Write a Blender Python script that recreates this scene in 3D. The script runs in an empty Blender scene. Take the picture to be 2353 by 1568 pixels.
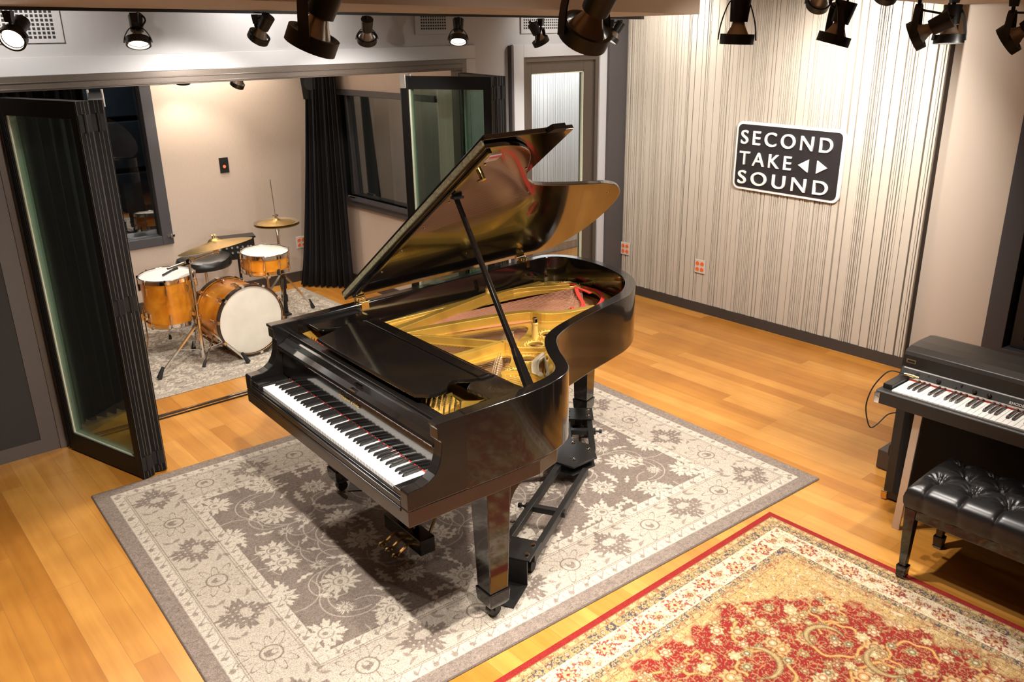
import bpy, bmesh, math, random
import numpy as np
from mathutils import Vector, Matrix
random.seed(7)
PI = math.pi
sc = bpy.context.scene
C = sc.collection
V = Vector

# ------------------------------------------------------------------ camera
CAM = V((0, 0, 2.30963))
CR = V((0.76116887, -0.6483643, -0.01567442))
CU = V((0.23326477, 0.25113806, 0.93942388))
CF = V((0.60515246, 0.7187165, -0.34239902))
FPX = 1945.79
cd = bpy.data.cameras.new('camera'); cam = bpy.data.objects.new('camera', cd); C.objects.link(cam)
m = Matrix((CR, CU, -CF)).transposed().to_4x4(); m.translation = CAM
cam.matrix_world = m
cd.sensor_width = 36; cd.sensor_fit = 'HORIZONTAL'; cd.lens = FPX / 2353 * 36
cd.clip_start = 0.02; cd.clip_end = 60
cd.dof.use_dof = False
sc.camera = cam
# ------------------------------------------------------------------ view, world
sc.view_settings.view_transform = 'Standard'; sc.view_settings.look = 'None'
sc.view_settings.gamma = 1; sc.view_settings.use_curve_mapping = False
sc.view_settings.exposure = 0.13
w = bpy.data.worlds.new('world'); sc.world = w; w.use_nodes = True
w.node_tree.nodes['Background'].inputs[0].default_value = (1.0, .85, .7, 1)
w.node_tree.nodes['Background'].inputs[1].default_value = 0.05

def ray(px, py):
    return CF + CR * ((px - 1176.5) / FPX) - CU * ((py - 784) / FPX)
def at(px, py, d): return CAM + ray(px, py) * d
def atY(px, py, y):
    r = ray(px, py); return CAM + r * (y / r.y)

# ------------------------------------------------------------------ spot helper and unseen fill lights added to the room
def spot(loc, target, watt, deg=60, blend=.6, col=(1, .86, .68), r=.045):
    l = bpy.data.lights.new('spot_light', 'SPOT'); l.energy = watt; l.color = col
    l.spot_size = math.radians(deg); l.spot_blend = blend; l.shadow_soft_size = r
    o = bpy.data.objects.new('spot_light', l); C.objects.link(o); o.location = loc
    d = V(target) - V(loc); o.rotation_euler = d.to_track_quat('-Z', 'Y').to_euler()
    return o
WARM = (1, .88, .74); NEUT = (1, .935, .86)
# unseen fill spots added near the ceiling, no track heads modelled
for loc, tgt, wt, dg in [((4.3, 2.9, 2.62), (3.2, 2.9, .8), 150, 72),
                         ((-.3, 3.0, 2.62), (-.1, 3.3, 0), 18, 78),
                         ((2.3, .5, 2.62), (2.5, 1.5, 0), 75, 74),
                         ((-.4, .8, 2.62), (-.1, 1.5, 0), 30, 70),
                         ((4.7, 1.4, 2.62), (4.9, 2.8, 0), 220, 84)]:
    spot(loc, tgt, wt, dg, .7, NEUT)
def area(loc, sx, sy, watt, col=(1, .86, .7)):
    l = bpy.data.lights.new('area_light', 'AREA'); l.shape = 'RECTANGLE'; l.size = sx; l.size_y = sy
    l.energy = watt; l.color = col
    o = bpy.data.objects.new('area_light', l); C.objects.link(o); o.location = loc
    return o
area((2.6, 6.4, 2.6), 1.6, 1.2, 18, WARM)
# wall washers added without fixtures to brighten the upper walls
for loc, tgt, wt, dg in [((5.2, 4.45, 2.62), (5.78, 4.7, 2.2), 45, 115), ((5.15, 2.95, 2.42), (5.78, 2.95, 2.15), 60, 120),
                         ((.9, 4.75, 2.6), (1.0, 5.287, 2.35), 26, 120), ((2.5, 4.75, 2.6), (2.5, 5.287, 2.35), 28, 120), ((4.9, 4.75, 2.6), (4.95, 5.287, 2.2), 18, 110)]:
    spot(loc, tgt, wt, dg, .9, NEUT)

# ------------------------------------------------------------------ materials
MATS = {}
def nodes(name):
    mt = bpy.data.materials.new(name); mt.use_nodes = True
    nt = mt.node_tree; return mt, nt, nt.nodes['Principled BSDF']
def mat(name, col, rough=.5, metal=0., coat=0., var=.08, scale=40., bump=0., emit=None, es=0., spec=.5, stretch=None, coat_r=.05):
    if name in MATS: return MATS[name]
    mt, nt, b = nodes(name); MATS[name] = mt
    b.inputs['Roughness'].default_value = rough; b.inputs['Metallic'].default_value = metal
    b.inputs['Coat Weight'].default_value = coat; b.inputs['Coat Roughness'].default_value = coat_r
    b.inputs['Specular IOR Level'].default_value = spec
    tc = nt.nodes.new('ShaderNodeTexCoord'); no = nt.nodes.new('ShaderNodeTexNoise')
    no.inputs['Scale'].default_value = scale; no.inputs['Detail'].default_value = 4
    src = tc.outputs['Object']
    if stretch:
        mp = nt.nodes.new('ShaderNodeMapping'); mp.inputs['Scale'].default_value = stretch
        nt.links.new(src, mp.inputs[0]); src = mp.outputs[0]
    nt.links.new(src, no.inputs['Vector'])
    mx = nt.nodes.new('ShaderNodeMix'); mx.data_type = 'RGBA'
    c = V(col)
    mx.inputs[6].default_value = (*[max(0, x * (1 - var)) for x in c], 1)
    mx.inputs[7].default_value = (*[min(1, x * (1 + var)) for x in c], 1)
    nt.links.new(no.outputs['Fac'], mx.inputs[0]); nt.links.new(mx.outputs[2], b.inputs['Base Color'])
    if bump:
        bp = nt.nodes.new('ShaderNodeBump'); bp.inputs['Strength'].default_value = bump; bp.inputs['Distance'].default_value = .002
        nt.links.new(no.outputs['Fac'], bp.inputs['Height']); nt.links.new(bp.outputs[0], b.inputs['Normal'])
    if emit:
        b.inputs['Emission Color'].default_value = (*emit, 1); b.inputs['Emission Strength'].default_value = es
    return mt
BLACK = mat('piano_black', (.005, .004, .0035), .12, coat=.6, coat_r=.04, var=.2, scale=6)
BLACKS = mat('piano_black_satin', (.006, .005, .0045), .22, coat=.3, coat_r=.1, var=.1, scale=8)
EBONY = mat('ebony_keys', (.012, .011, .011), .28, coat=.3)
IVORY = mat('key_white', (.86, .83, .78), .25, coat=.3, var=.01)
GOLD = mat('plate_gold', (.50, .295, .048), .36, metal=.5, var=.12, scale=14)
GOLDL = mat('plate_gold_edge', (.74, .50, .14), .3, metal=.4)
SOUNDB = mat('soundboard_wood', (.44, .225, .085), .38, coat=.3, var=.25, scale=9, stretch=(1, 18, 1))
COPPER = mat('string_copper', (.72, .34, .22), .4, metal=.5)
STEEL = mat('steel_wire', (.62, .58, .52), .25, metal=1.)
CHROME = mat('chrome', (.82, .80, .77), .1, metal=1., var=.02)
BRASS = mat('brass', (.78, .55, .22), .2, metal=1., var=.05)
REDF = mat('red_felt', (.62, .035, .02), .9, var=.2, scale=200)
RUB = mat('black_rubber', (.012, .012, .012), .7)
METALB = mat('black_metal', (.018, .017, .016), .38, metal=.3, var=.2)
LAMPB = mat('lamp_black', (.006, .005, .0045), .45, coat=.1)
BRONZE = mat('door_bronze', (.006, .005, .0045), .45, metal=0, spec=.25, var=.1, scale=20)
BRONZEL = mat('frame_bronze', (.105, .082, .066), .34, metal=.4, var=.12, scale=26, stretch=(4, 4, .5))
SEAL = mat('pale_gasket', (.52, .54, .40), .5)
WHITEF = mat('fabric_wall_beige', (.50, .405, .335), .95, var=.10, scale=70, bump=.15, stretch=(2, 2, .35))
CREAMP = mat('paint_beige', (.50, .42, .345), .7, var=.02, scale=4)
CEILP = mat('paint_ceiling', (.50, .405, .31), .8, var=.03, scale=4)
GREYA = mat('paint_blue_grey', (.40, .395, .405), .48, var=.04, scale=60, bump=.05, stretch=(1, 1, .3))
GREYT = mat('paint_trim_grey', (.46, .46, .475), .42, var=.02)
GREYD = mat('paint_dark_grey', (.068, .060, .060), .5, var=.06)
BASEB = mat('baseboard_dark', (.050, .042, .038), .5, var=.1)
PANELD = mat('dark_panel_fabric', (.030, .025, .021), .9, var=.15, scale=120)
SLAT = mat('slat_cream', (.52, .465, .39), .8, var=.10, scale=60, stretch=(1, 6, .2))
SLATB = mat('slat_backing', (.06, .042, .03), .9)
DARKF = mat('window_frame_grey', (.055, .052, .058), .45)
CURT = mat('curtain_black', (.004, .0035, .005), .95, var=.3, scale=90)
AMBER = None

def glassmat(name, refl=.12, tint=(.9, .95, .93), rough=.01):
    mt = bpy.data.materials.new(name); mt.use_nodes = True; nt = mt.node_tree; nt.nodes.clear()
    out = nt.nodes.new('ShaderNodeOutputMaterial'); mx = nt.nodes.new('ShaderNodeMixShader')
    tr = nt.nodes.new('ShaderNodeBsdfTransparent'); gl = nt.nodes.new('ShaderNodeBsdfGlossy')
    lw = nt.nodes.new('ShaderNodeLayerWeight'); lw.inputs[0].default_value = .5
    fr = nt.nodes.new('ShaderNodeMath'); fr.operation = 'POWER'; fr.inputs[1].default_value = 4.5; nt.links.new(lw.outputs['Facing'], fr.inputs[0])
    ad = nt.nodes.new('ShaderNodeMath'); ad.operation = 'ADD'; ad.inputs[1].default_value = refl; ad.use_clamp = True
    tr.inputs[0].default_value = (*tint, 1); gl.inputs['Roughness'].default_value = rough
    nt.links.new(fr.outputs[0], ad.inputs[0]); nt.links.new(ad.outputs[0], mx.inputs[0])
    nt.links.new(tr.outputs[0], mx.inputs[1]); nt.links.new(gl.outputs[0], mx.inputs[2]); nt.links.new(mx.outputs[0], out.inputs[0])
    return mt
GLASS = glassmat('door_glass', .065, (.80, .87, .85))
GLASSW = glassmat('window_glass', .22, (.6, .65, .68))

def wood_floor():
    mt, nt, b = nodes('oak_floor')
    N = nt.nodes.new; L = nt.links.new
    tc = N('ShaderNodeTexCoord'); mp = N('ShaderNodeMapping'); mp.inputs['Rotation'].default_value = (0, 0, PI / 2)
    mp.inputs['Location'].default_value = (.31, .044, 0)
    L(tc.outputs['Object'], mp.inputs[0])
    br = N('ShaderNodeTexBrick'); br.inputs['Scale'].default_value = 1
    br.inputs['Brick Width'].default_value = 1.15; br.inputs['Row Height'].default_value = .105
    br.inputs['Mortar Size'].default_value = .0009; br.inputs['Mortar Smooth'].default_value = .3
    br.inputs['Color1'].default_value = (0, 0, 0, 1); br.inputs['Color2'].default_value = (1, 1, 1, 1)
    br.inputs['Mortar'].default_value = (.5, .5, .5, 1); br.offset = .37; br.offset_frequency = 3
    L(mp.outputs[0], br.inputs['Vector'])
    ramp = N('ShaderNodeValToRGB'); e = ramp.color_ramp.elements
    e[0].position = 0; e[0].color = (.45, .180, .026, 1); e[1].position = 1; e[1].color = (.62, .295, .062, 1)
    e.new(.5).color = (.545, .235, .038, 1)
    L(br.outputs['Color'], ramp.inputs[0])
    m2 = N('ShaderNodeMapping'); m2.inputs['Scale'].default_value = (26, 1.6, 1); L(tc.outputs['Object'], m2.inputs[0])
    no = N('ShaderNodeTexNoise'); no.inputs['Scale'].default_value = 1; no.inputs['Detail'].default_value = 5; no.inputs['Roughness'].default_value = .6
    L(m2.outputs[0], no.inputs['Vector'])
    r2 = N('ShaderNodeValToRGB'); r2.color_ramp.elements[0].position = .3; r2.color_ramp.elements[0].color = (.87, .82, .76, 1)
    r2.color_ramp.elements[1].position = .62; r2.color_ramp.elements[1].color = (1.04, 1.04, 1.04, 1)
    L(no.outputs['Fac'], r2.inputs[0])
    n3 = N('ShaderNodeTexNoise'); n3.inputs['Scale'].default_value = 3.2; L(tc.outputs['Object'], n3.inputs['Vector'])
    r3 = N('ShaderNodeValToRGB'); r3.color_ramp.elements[0].position = .35; r3.color_ramp.elements[0].color = (.86, .83, .78, 1)
    r3.color_ramp.elements[1].position = .6; r3.color_ramp.elements[1].color = (1, 1, 1, 1); L(n3.outputs['Fac'], r3.inputs[0])
    def mul(a, c):
        x = N('ShaderNodeMix'); x.data_type = 'RGBA'; x.blend_type = 'MULTIPLY'; x.inputs[0].default_value = 1
        L(a, x.inputs[6]); L(c, x.inputs[7]); return x.outputs[2]
    col = mul(mul(ramp.outputs[0], r2.outputs[0]), r3.outputs[0])
    mo = N('ShaderNodeMix'); mo.data_type = 'RGBA'; L(br.outputs['Fac'], mo.inputs[0]); L(col, mo.inputs[6]); mo.inputs[7].default_value = (.30, .14, .04, 1)
    L(mo.outputs[2], b.inputs['Base Color'])
    b.inputs['Roughness'].default_value = .33; b.inputs['Coat Weight'].default_value = .25; b.inputs['Coat Roughness'].default_value = .22
    return mt
FLOORM = wood_floor()

def amber():
    mt, nt, b = nodes('amber_sparkle'); N = nt.nodes.new; L = nt.links.new
    tc = N('ShaderNodeTexCoord'); no = N('ShaderNodeTexVoronoi'); no.inputs['Scale'].default_value = 260
    L(tc.outputs['Object'], no.inputs['Vector'])
    n2 = N('ShaderNodeTexNoise'); n2.inputs['Scale'].default_value = 9; L(tc.outputs['Object'], n2.inputs['Vector'])
    r = N('ShaderNodeValToRGB'); e = r.color_ramp.elements
    e[0].position = .3; e[0].color = (.66, .205, .008, 1); e[1].position = .7; e[1].color = (.95, .40, .028, 1)
    L(n2.outputs['Fac'], r.inputs[0])
    mx = N('ShaderNodeMix'); mx.data_type = 'RGBA'; mx.blend_type = 'ADD'; mx.inputs[0].default_value = .18
    L(r.outputs[0], mx.inputs[6]); L(no.outputs['Color'], mx.inputs[7])
    L(r.outputs[0], b.inputs['Base Color'])
    mr = N('ShaderNodeMath'); mr.operation = 'MULTIPLY_ADD'; mr.inputs[1].default_value = .35; mr.inputs[2].default_value = .18
    L(no.outputs['Distance'], mr.inputs[0]); L(mr.outputs[0], b.inputs['Roughness'])
    b.inputs['Metallic'].default_value = .2; b.inputs['Coat Weight'].default_value = .8; b.inputs['Coat Roughness'].default_value = .06
    return mt
AMBER = amber()
HEADW = mat('drum_head', (.74, .71, .62), .6, var=.14, scale=9)
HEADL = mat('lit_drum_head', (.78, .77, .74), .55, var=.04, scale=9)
CYMB = mat('cymbal_bronze', (.62, .43, .16), .28, metal=.9, var=.15, scale=30)
CYMD = mat('cymbal_dark', (.42, .35, .24), .33, metal=.9, var=.2, scale=40)
LEATH = mat('black_leather', (.012, .011, .011), .36, coat=.15, coat_r=.3, var=.2, scale=180, bump=.1)
TOLEX = mat('black_tolex', (.018, .015, .013), .48, var=.2, scale=300, bump=.3)
SILV = mat('silver_rail', (.52, .50, .475), .5, metal=.1, var=.12, scale=300, bump=.2)
ALU = mat('aluminium', (.56, .49, .43), .45, metal=.5, var=.03)
SIGNB = mat('sign_dark', (.014, .011, .012), .6)
SIGNW = mat('sign_white', (.82, .80, .77), .6, var=.01)
ORANGE = mat('orange_socket', (.85, .16, .035), .5)
PLATEW = mat('outlet_plate', (.60, .56, .52), .5, var=.02)
PADB = mat('quilted_blanket', (.04, .046, .053), .9, var=.7, scale=14, bump=.3)

# ------------------------------------------------------------------ geometry helpers
class MB:
    def __init__(s): s.v = []; s.f = []
    def add(s, vs, fs):
        n = len(s.v); s.v += [tuple(v) for v in vs]; s.f += [tuple(i + n for i in f) for f in fs]; return s
    def box(s, x0, x1, y0, y1, z0, z1):
        return s.add([(x0, y0, z0), (x1, y0, z0), (x1, y1, z0), (x0, y1, z0), (x0, y0, z1), (x1, y0, z1), (x1, y1, z1), (x0, y1, z1)],
                     [(3, 2, 1, 0), (4, 5, 6, 7), (0, 1, 5, 4), (1, 2, 6, 5), (2, 3, 7, 6), (3, 0, 4, 7)])
    def bar(s, a, b, wd, h, up=(0, 0, 1)):
        a = V(a); b = V(b); d = (b - a).normalized(); u = V(up)
        sd = d.cross(u)
        if sd.length < 1e-4: sd = d.cross(V((1, 0, 0)))
        sd.normalize(); u = sd.cross(d).normalized()
        vs = [p + sd * i * wd / 2 + u * j * h / 2 for p in (a, b) for i, j in ((-1, -1), (1, -1), (1, 1), (-1, 1))]
        return s.add(vs, [(3, 2, 1, 0), (4, 5, 6, 7), (0, 1, 5, 4), (1, 2, 6, 5), (2, 3, 7, 6), (3, 0, 4, 7)])
    def taper(s, a, b, wa, wb, da=None, db=None, ax=(1, 0, 0)):
        a = V(a); b = V(b); d = (b - a).normalized(); x = V(ax); x = (x - d * x.dot(d)).normalized(); y = d.cross(x)
        da = da or wa; db = db or wb
        vs = [a + x * i * wa / 2 + y * j * da / 2 for i, j in ((-1, -1), (1, -1), (1, 1), (-1, 1))] + \
             [b + x * i * wb / 2 + y * j * db / 2 for i, j in ((-1, -1), (1, -1), (1, 1), (-1, 1))]
        return s.add(vs, [(3, 2, 1, 0), (4, 5, 6, 7), (0, 1, 5, 4), (1, 2, 6, 5), (2, 3, 7, 6), (3, 0, 4, 7)])
    def lathe(s, prof, c=(0, 0, 0), axis=(0, 0, 1), n=24, close=False):
        ax = V(axis).normalized(); t = V((1, 0, 0)) if abs(ax.x) < .9 else V((0, 1, 0))
        x = (t - ax * t.dot(ax)).normalized(); y = ax.cross(x); c = V(c)
        vs = []; fs = []; k = len(prof)
        for i in range(n):
            a = 2 * PI * i / n; r_ = x * math.cos(a) + y * math.sin(a)
            for (r, h) in prof: vs.append(c + r_ * r + ax * h)
        for i in range(n):
            j = (i + 1) % n
            for q in range(k - 1 + (1 if close else 0)):
                q2 = (q + 1) % k
                fs.append((i * k + q, j * k + q, j * k + q2, i * k + q2))
        return s.add(vs, fs)
    def cyl(s, a, b, r, r2=None, n=16):
        a = V(a); b = V(b); d = b - a; L = d.length; r2 = r if r2 is None else r2
        return s.lathe([(0, 0), (r, 0), (r2, L), (0, L)], a, d, n)
    def ring(s, c, axis, R, r, n=32, k=8):
        return s.lathe([(R + r * math.cos(2 * PI * i / k), r * math.sin(2 * PI * i / k)) for i in range(k)], c, axis, n, True)
    def band(s, c, axis, R0, R1, h0, h1, n=32):
        return s.lathe([(R0, h0), (R1, h0), (R1, h1), (R0, h1)], c, axis, n, True)
    def tube(s, pts, r, n=8):
        pts = [V(p) for p in pts]; vs = []; fs = []; pu = None
        for i, p in enumerate(pts):
            d = (pts[min(i + 1, len(pts) - 1)] - pts[max(i - 1, 0)]).normalized()
            if pu is None: pu = d.orthogonal().normalized()
            pu = (pu - d * pu.dot(d)).normalized(); q = d.cross(pu)
            for k in range(n):
                a = 2 * PI * k / n; vs.append(p + (pu * math.cos(a) + q * math.sin(a)) * r)
        for i in range(len(pts) - 1):
            for k in range(n):
                k2 = (k + 1) % n; fs.append((i * n + k, i * n + k2, (i + 1) * n + k2, (i + 1) * n + k))
        fs.append(tuple(reversed(range(n)))); fs.append(tuple((len(pts) - 1) * n + k for k in range(n)))
        return s.add(vs, fs)
    def prism(s, out, z0, z1, f=None):
        n = len(out); f = f or (lambda x, y, z: (x, y, z))
        vs = [f(x, y, z0) for x, y in out] + [f(x, y, z1) for x, y in out]
        fs = [tuple(reversed(range(n))), tuple(range(n, 2 * n))] + [(i, (i + 1) % n, (i + 1) % n + n, i + n) for i in range(n)]
        return s.add(vs, fs)
    def strip(s, path, hw, z0, z1):
        """vertical-sided band following a plan path, hw = half width"""
        P = [V((p[0], p[1])) for p in path]; Lf = []; Rt = []
        for i, p in enumerate(P):
            d = (P[min(i + 1, len(P) - 1)] - P[max(i - 1, 0)]).normalized(); nrm = V((-d.y, d.x))
            Lf.append(p + nrm * hw); Rt.append(p - nrm * hw)
        vs = []; fs = []
        for a, b in zip(Lf, Rt): vs += [(a.x, a.y, z0), (b.x, b.y, z0), (b.x, b.y, z1), (a.x, a.y, z1)]
        for i in range(len(P) - 1):
            for k in range(4):
                fs.append((i * 4 + k, i * 4 + (k + 1) % 4, (i + 1) * 4 + (k + 1) % 4, (i + 1) * 4 + k))
        fs += [(0, 1, 2, 3), tuple((len(P) - 1) * 4 + k for k in (3, 2, 1, 0))]
        return s.add(vs, fs)
    def xf(s, M):
        s.v = [tuple(M @ V(v)) for v in s.v]; return s
    def build(s, name, mt, parent=None, smooth=False, bevel=0, seg=2, **kw):
        me = bpy.data.meshes.new(name); me.from_pydata(s.v, [], s.f); me.materials.append(mt)
        bm = bmesh.new(); bm.from_mesh(me); bmesh.ops.recalc_face_normals(bm, faces=bm.faces); bm.to_mesh(me); bm.free()
        o = bpy.data.objects.new(name, me); C.objects.link(o)
        if parent: o.parent = parent
        if smooth:
            for p in me.polygons: p.use_smooth = True
            try: me.set_sharp_from_angle(angle=math.radians(38))
            except Exception: pass
        if bevel:
            b = o.modifiers.new('bevel', 'BEVEL'); b.width = bevel; b.segments = seg; b.limit_method = 'ANGLE'; b.angle_limit = math.radians(40)
        for k, v in kw.items(): o[k] = v
        return o
def S(o, **kw):
    o['kind'] = 'structure'; return o
def empty(name, label, cat, loc=(0, 0, 0), rz=0, group=None):
    o = bpy.data.objects.new(name, None); C.objects.link(o); o.location = loc; o.rotation_euler = (0, 0, rz)
    o.empty_display_size = .05; o['label'] = label; o['category'] = cat
    if group: o['group'] = group
    return o
def tag(o, label, cat, group=None):
    o['label'] = label; o['category'] = cat
    if group: o['group'] = group
    return o
def box(name, mt, x0, x1, y0, y1, z0, z1, parent=None, bevel=0, **kw):
    return MB().box(x0, x1, y0, y1, z0, z1).build(name, mt, parent, bevel=bevel, **kw)
def catmull(P, n=6, closed=False):
    P = [V(p) for p in P]; out = []
    m_ = len(P); rng = range(m_ if closed else m_ - 1)
    for i in rng:
        p0 = P[(i - 1) % m_] if closed or i > 0 else P[i]; p1 = P[i]; p2 = P[(i + 1) % m_]
        p3 = P[(i + 2) % m_] if closed or i + 2 < m_ else P[(i + 1) % m_]
        for k in range(n):
            t = k / n
            out.append(.5 * ((2 * p1) + (p2 - p0) * t + (2 * p0 - 5 * p1 + 4 * p2 - p3) * t * t + (3 * p1 - p0 - 3 * p2 + p3) * t ** 3))
    if not closed: out.append(P[-1])
    return out
def text_mesh(name, txt, size, mt, parent, M, depth=.004, bold=.0, spacing=1., align='LEFT'):
    cu = bpy.data.curves.new(name, 'FONT'); cu.body = txt; cu.size = size; cu.extrude = depth / 2; cu.offset = bold
    cu.space_character = spacing; cu.align_x = align
    t = bpy.data.objects.new(name, cu); C.objects.link(t); bpy.context.view_layer.update()
    dg = bpy.context.evaluated_depsgraph_get(); me = bpy.data.meshes.new_from_object(t.evaluated_get(dg))
    bpy.data.objects.remove(t); bpy.data.curves.remove(cu)
    me.transform(M); me.materials.clear(); me.materials.append(mt)
    o = bpy.data.objects.new(name, me); C.objects.link(o)
    if parent: o.parent = parent
    return o

# ================================================================== SETTING
XB = 5.786; YA = 5.287; CEIL = 2.75; YD = 7.65; XD = 4.03
S(box('floor', FLOORM, -2.6, 8.2, -2.6, 9.2, -.05, 0))
S(box('ceiling', CEILP, -2.6, 8.2, -2.6, 9.2, CEIL, CEIL + .05))
S(box('wall_left', PANELD, -2.6, -2.5, -2.6, 5.287, 0, CEIL))
S(box('wall_near', PANELD, -2.6, 5.93, -2.6, -2.5, 0, CEIL))
# wall with the folding doors: piers, header, door surround
mb = MB()
mb.box(-2.5, .43, YA, YA + .11, 0, CEIL); mb.box(.43, .70, YA + .05, YA + .11, 0, CEIL); mb.box(.43, .70, YA, YA + .06, 2.1, CEIL)
mb.box(.70, .87, YA, YA + .11, 0, CEIL)
mb.box(.87, 4.03, YA, YA + .11, 2.132, CEIL)
mb.box(4.03, 4.60, YA, YA + .11, 0, CEIL)
mb.box(4.60, 5.44, YA, YA + .11, 2.12, CEIL)
mb.box(5.44, 5.93, YA, YA + .11, 0, CEIL)
S(mb.build('wall_back', GREYA))
S(box('trim_1', GREYT, .87, 4.124, YA - .018, YA, 2.132, 2.226, bevel=.002))
S(box('trim_2', GREYT, 4.03, 4.124, YA - .018, YA, 0, 2.132, bevel=.002))
S(MB().box(.775, .868, YA - .02, YA, 0, 2.226).box(-2.0, .775, YA - .02, YA, 0, .085).build('trim_3', mat('trim_brown_shade', (.085, .068, .058), .5)))  # left door trim coloured darker and browner to hold its shade
S(box('trim_4', PANELD, -.6, .775, YA - .012, YA - .001, .085, 2.3))
S(MB().box(4.482, 4.591, YA - .035, YA, 0, 2.221).box(5.45, 5.536, YA - .035, YA, 0, 2.221).box(4.591, 5.45, YA - .035, YA, 2.125, 2.221).build('trim_5', GREYT, bevel=.002))
S(box('trim_shade_strip', GREYD, 4.455, 4.482, YA - .045, YA, 0, 2.215, bevel=.004))  # dark strip standing in for the shaded side of the door trim
S(box('trim_7', GREYD, 5.536, XB + .04, YA - .06, YA, 0, 2.72))
# far right wall
mb = MB().box(5.83, 5.93, 2.028, YA, 0, CEIL).box(5.83, 5.93, -2.5, 2.028, 2.2, CEIL).box(5.83, 5.93, -2.5, 2.028, 0, .28).box(5.83, 5.93, -2.5, .3, .28, 2.2)
S(mb.build('wall_right', CREAMP))
t = MB().box(5.80, 5.93, 1.90, 2.028, 0, 2.32).box(5.80, 5.93, .3, 1.90, 2.2, 2.32).box(5.80, 5.93, .3, 1.90, 0, .28).box(5.80, 5.93, .17, .3, 0, 2.32)
wf = S(t.build('window_1', DARKF, bevel=.003))
MB().box(5.79, 6.02, .3, 1.90, .28, .315).build('window_sill', DARKF, wf, bevel=.004)
MB().box(5.90, 5.915, .3, 1.90, .315, 2.2).build('window_glass', mat('dark_glass', (.004, .004, .005), .06, var=.1), wf)
MB().box(5.85, 5.90, 1.80, 1.87, .315, 2.2).box(5.85, 5.90, .3, 1.8, .315, .38).build('sash', mat('sash_black', (.012, .012, .014), .4), wf)
# slatted acoustic panel on the far right wall
S(box('trim_8', SLATB, XB - .012, 5.83, 2.508, YA - .06, .085, 2.70))
mb = MB(); y = 2.512
rs = random.Random(3); grp = 0; thin = False
while y < YA - .065:
    if grp <= 0:
        grp = rs.choice([1, 2, 4, 6, 7, 9]); thin = not thin
    grp -= 1 if thin else 3
    wd = rs.choice([.006, .007, .008, .010, .012, .014]) if thin else rs.choice([.024, .034, .046, .060])
    gap = rs.choice([.004, .005, .006, .007]) if thin else rs.choice([.004, .005, .009]); dx = rs.choice([.018, .022, .026])
    y2 = min(y + wd, YA - .062)
    mb.box(XB - .012 - dx, XB - .012, y, y2, .085, 2.70); y = y2 + gap
S(mb.build('trim_9', SLAT))
S(box('baseboard_right', BASEB, XB - .04, XB + .043, 2.50, YA - .06, 0, .085))
S(box('baseboard_far', BASEB, 5.81, 5.83, 2.03, 2.5, 0, .085))
# soffit over the rail and the dropped ceiling on the right
def slab(name, mt, pts, h=.3):
    return S(MB().add([V(p) for p in pts] + [V(p) + V((0, 0, h)) for p in pts],
                      [(0, 1, 2, 3), (7, 6, 5, 4), (0, 4, 5, 1), (1, 5, 6, 2), (2, 6, 7, 3), (3, 7, 4, 0)]).build(name, mt))
slab('ceiling_soffit', CEILP, [(-.8, 3.5, 2.492), (4.78, 3.72, 2.402), (4.86, 4.66, 2.405), (-.8, 4.62, 2.478)])
slab('ceiling_drop', CEILP, [(2.9, 1.2, 2.446), (5.83, 1.2, 2.440), (5.83, 2.56, 2.428), (3.1, 1.95, 2.436)])
# drum room
WALLW = WHITEF
mb = MB().box(-.2, 1.15, YD, YD + .1, 0, CEIL).box(2.49, XD + .1, YD, YD + .1, 0, CEIL).box(1.15, 2.49, YD, YD + .1, 0, .585).box(1.15, 2.49, YD, YD + .1, 2.15, CEIL)
S(mb.build('wall_far', WALLW))
mb = MB().box(XD, XD + .1, YA + .11, 5.65, 0, CEIL).box(XD, XD + .1, 7.35, YD, 0, CEIL).box(XD, XD + .1, 5.65, 7.35, 0, .86).box(XD, XD + .1, 5.65, 7.35, 1.80, CEIL)
S(mb.build('wall_side', WALLW))
S(box('wall_inner', WALLW, -.2, -.1, YA + .11, YD, 0, CEIL))
S(box('baseboard_back', BASEB, -.1, XD, YD - .015, YD, 0, .10))
S(box('baseboard_side', BASEB, XD - .015, XD, YA + .11, YD, 0, .10))
wf = S(MB().box(2.395, 2.49, YD - .03, YD + .1, .585, 2.15).box(1.15, 2.395, YD - .03, YD + .1, .585, .665).box(1.15, 1.24, YD - .03, YD + .1, .665, 2.15).box(1.24, 2.395, YD - .03, YD + .1, 2.07, 2.15).build('window_2', DARKF, bevel=.004))
MB().add([(1.24, YD + .028, .665), (2.395, YD + .036, .665), (2.395, YD + .062, 2.07), (1.24, YD + .054, 2.07), (1.24, YD + .034, .665), (2.395, YD + .042, .665), (2.395, YD + .068, 2.07), (1.24, YD + .060, 2.07)], [(3, 2, 1, 0), (4, 5, 6, 7), (0, 1, 5, 4), (1, 2, 6, 5), (2, 3, 7, 6), (3, 0, 4, 7)]).build('window_glass', GLASSW, wf)
spot((1.9, 8.1, 2.6), (2.05, 8.66, 1.3), 55, 110, .9, (.85, .93, 1))  # unseen spot added to brighten the blanket behind this window
MB().box(2.44, 2.50, YD - .045, YD - .03, .648, .668).cyl((2.47, YD - .05, .64), (2.47, YD - .05, .68), .008).build('latch', CHROME, wf)
S(box('wall_beyond', PANELD, .5, 3.2, 8.7, 8.8, 0, CEIL))
mb = MB()
for i, (z0, z1) in enumerate(((.1, .62), (.66, 1.1), (1.14, 1.58), (1.62, 2.02))):
    mb.box(1.0, 2.75, 8.62, 8.66, z0, z1)
tag(mb.build('moving_blanket', PADB, bevel=.015, seg=3), 'grey-blue quilted blanket hanging in the dark room behind the drum room window', 'blanket')
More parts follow.
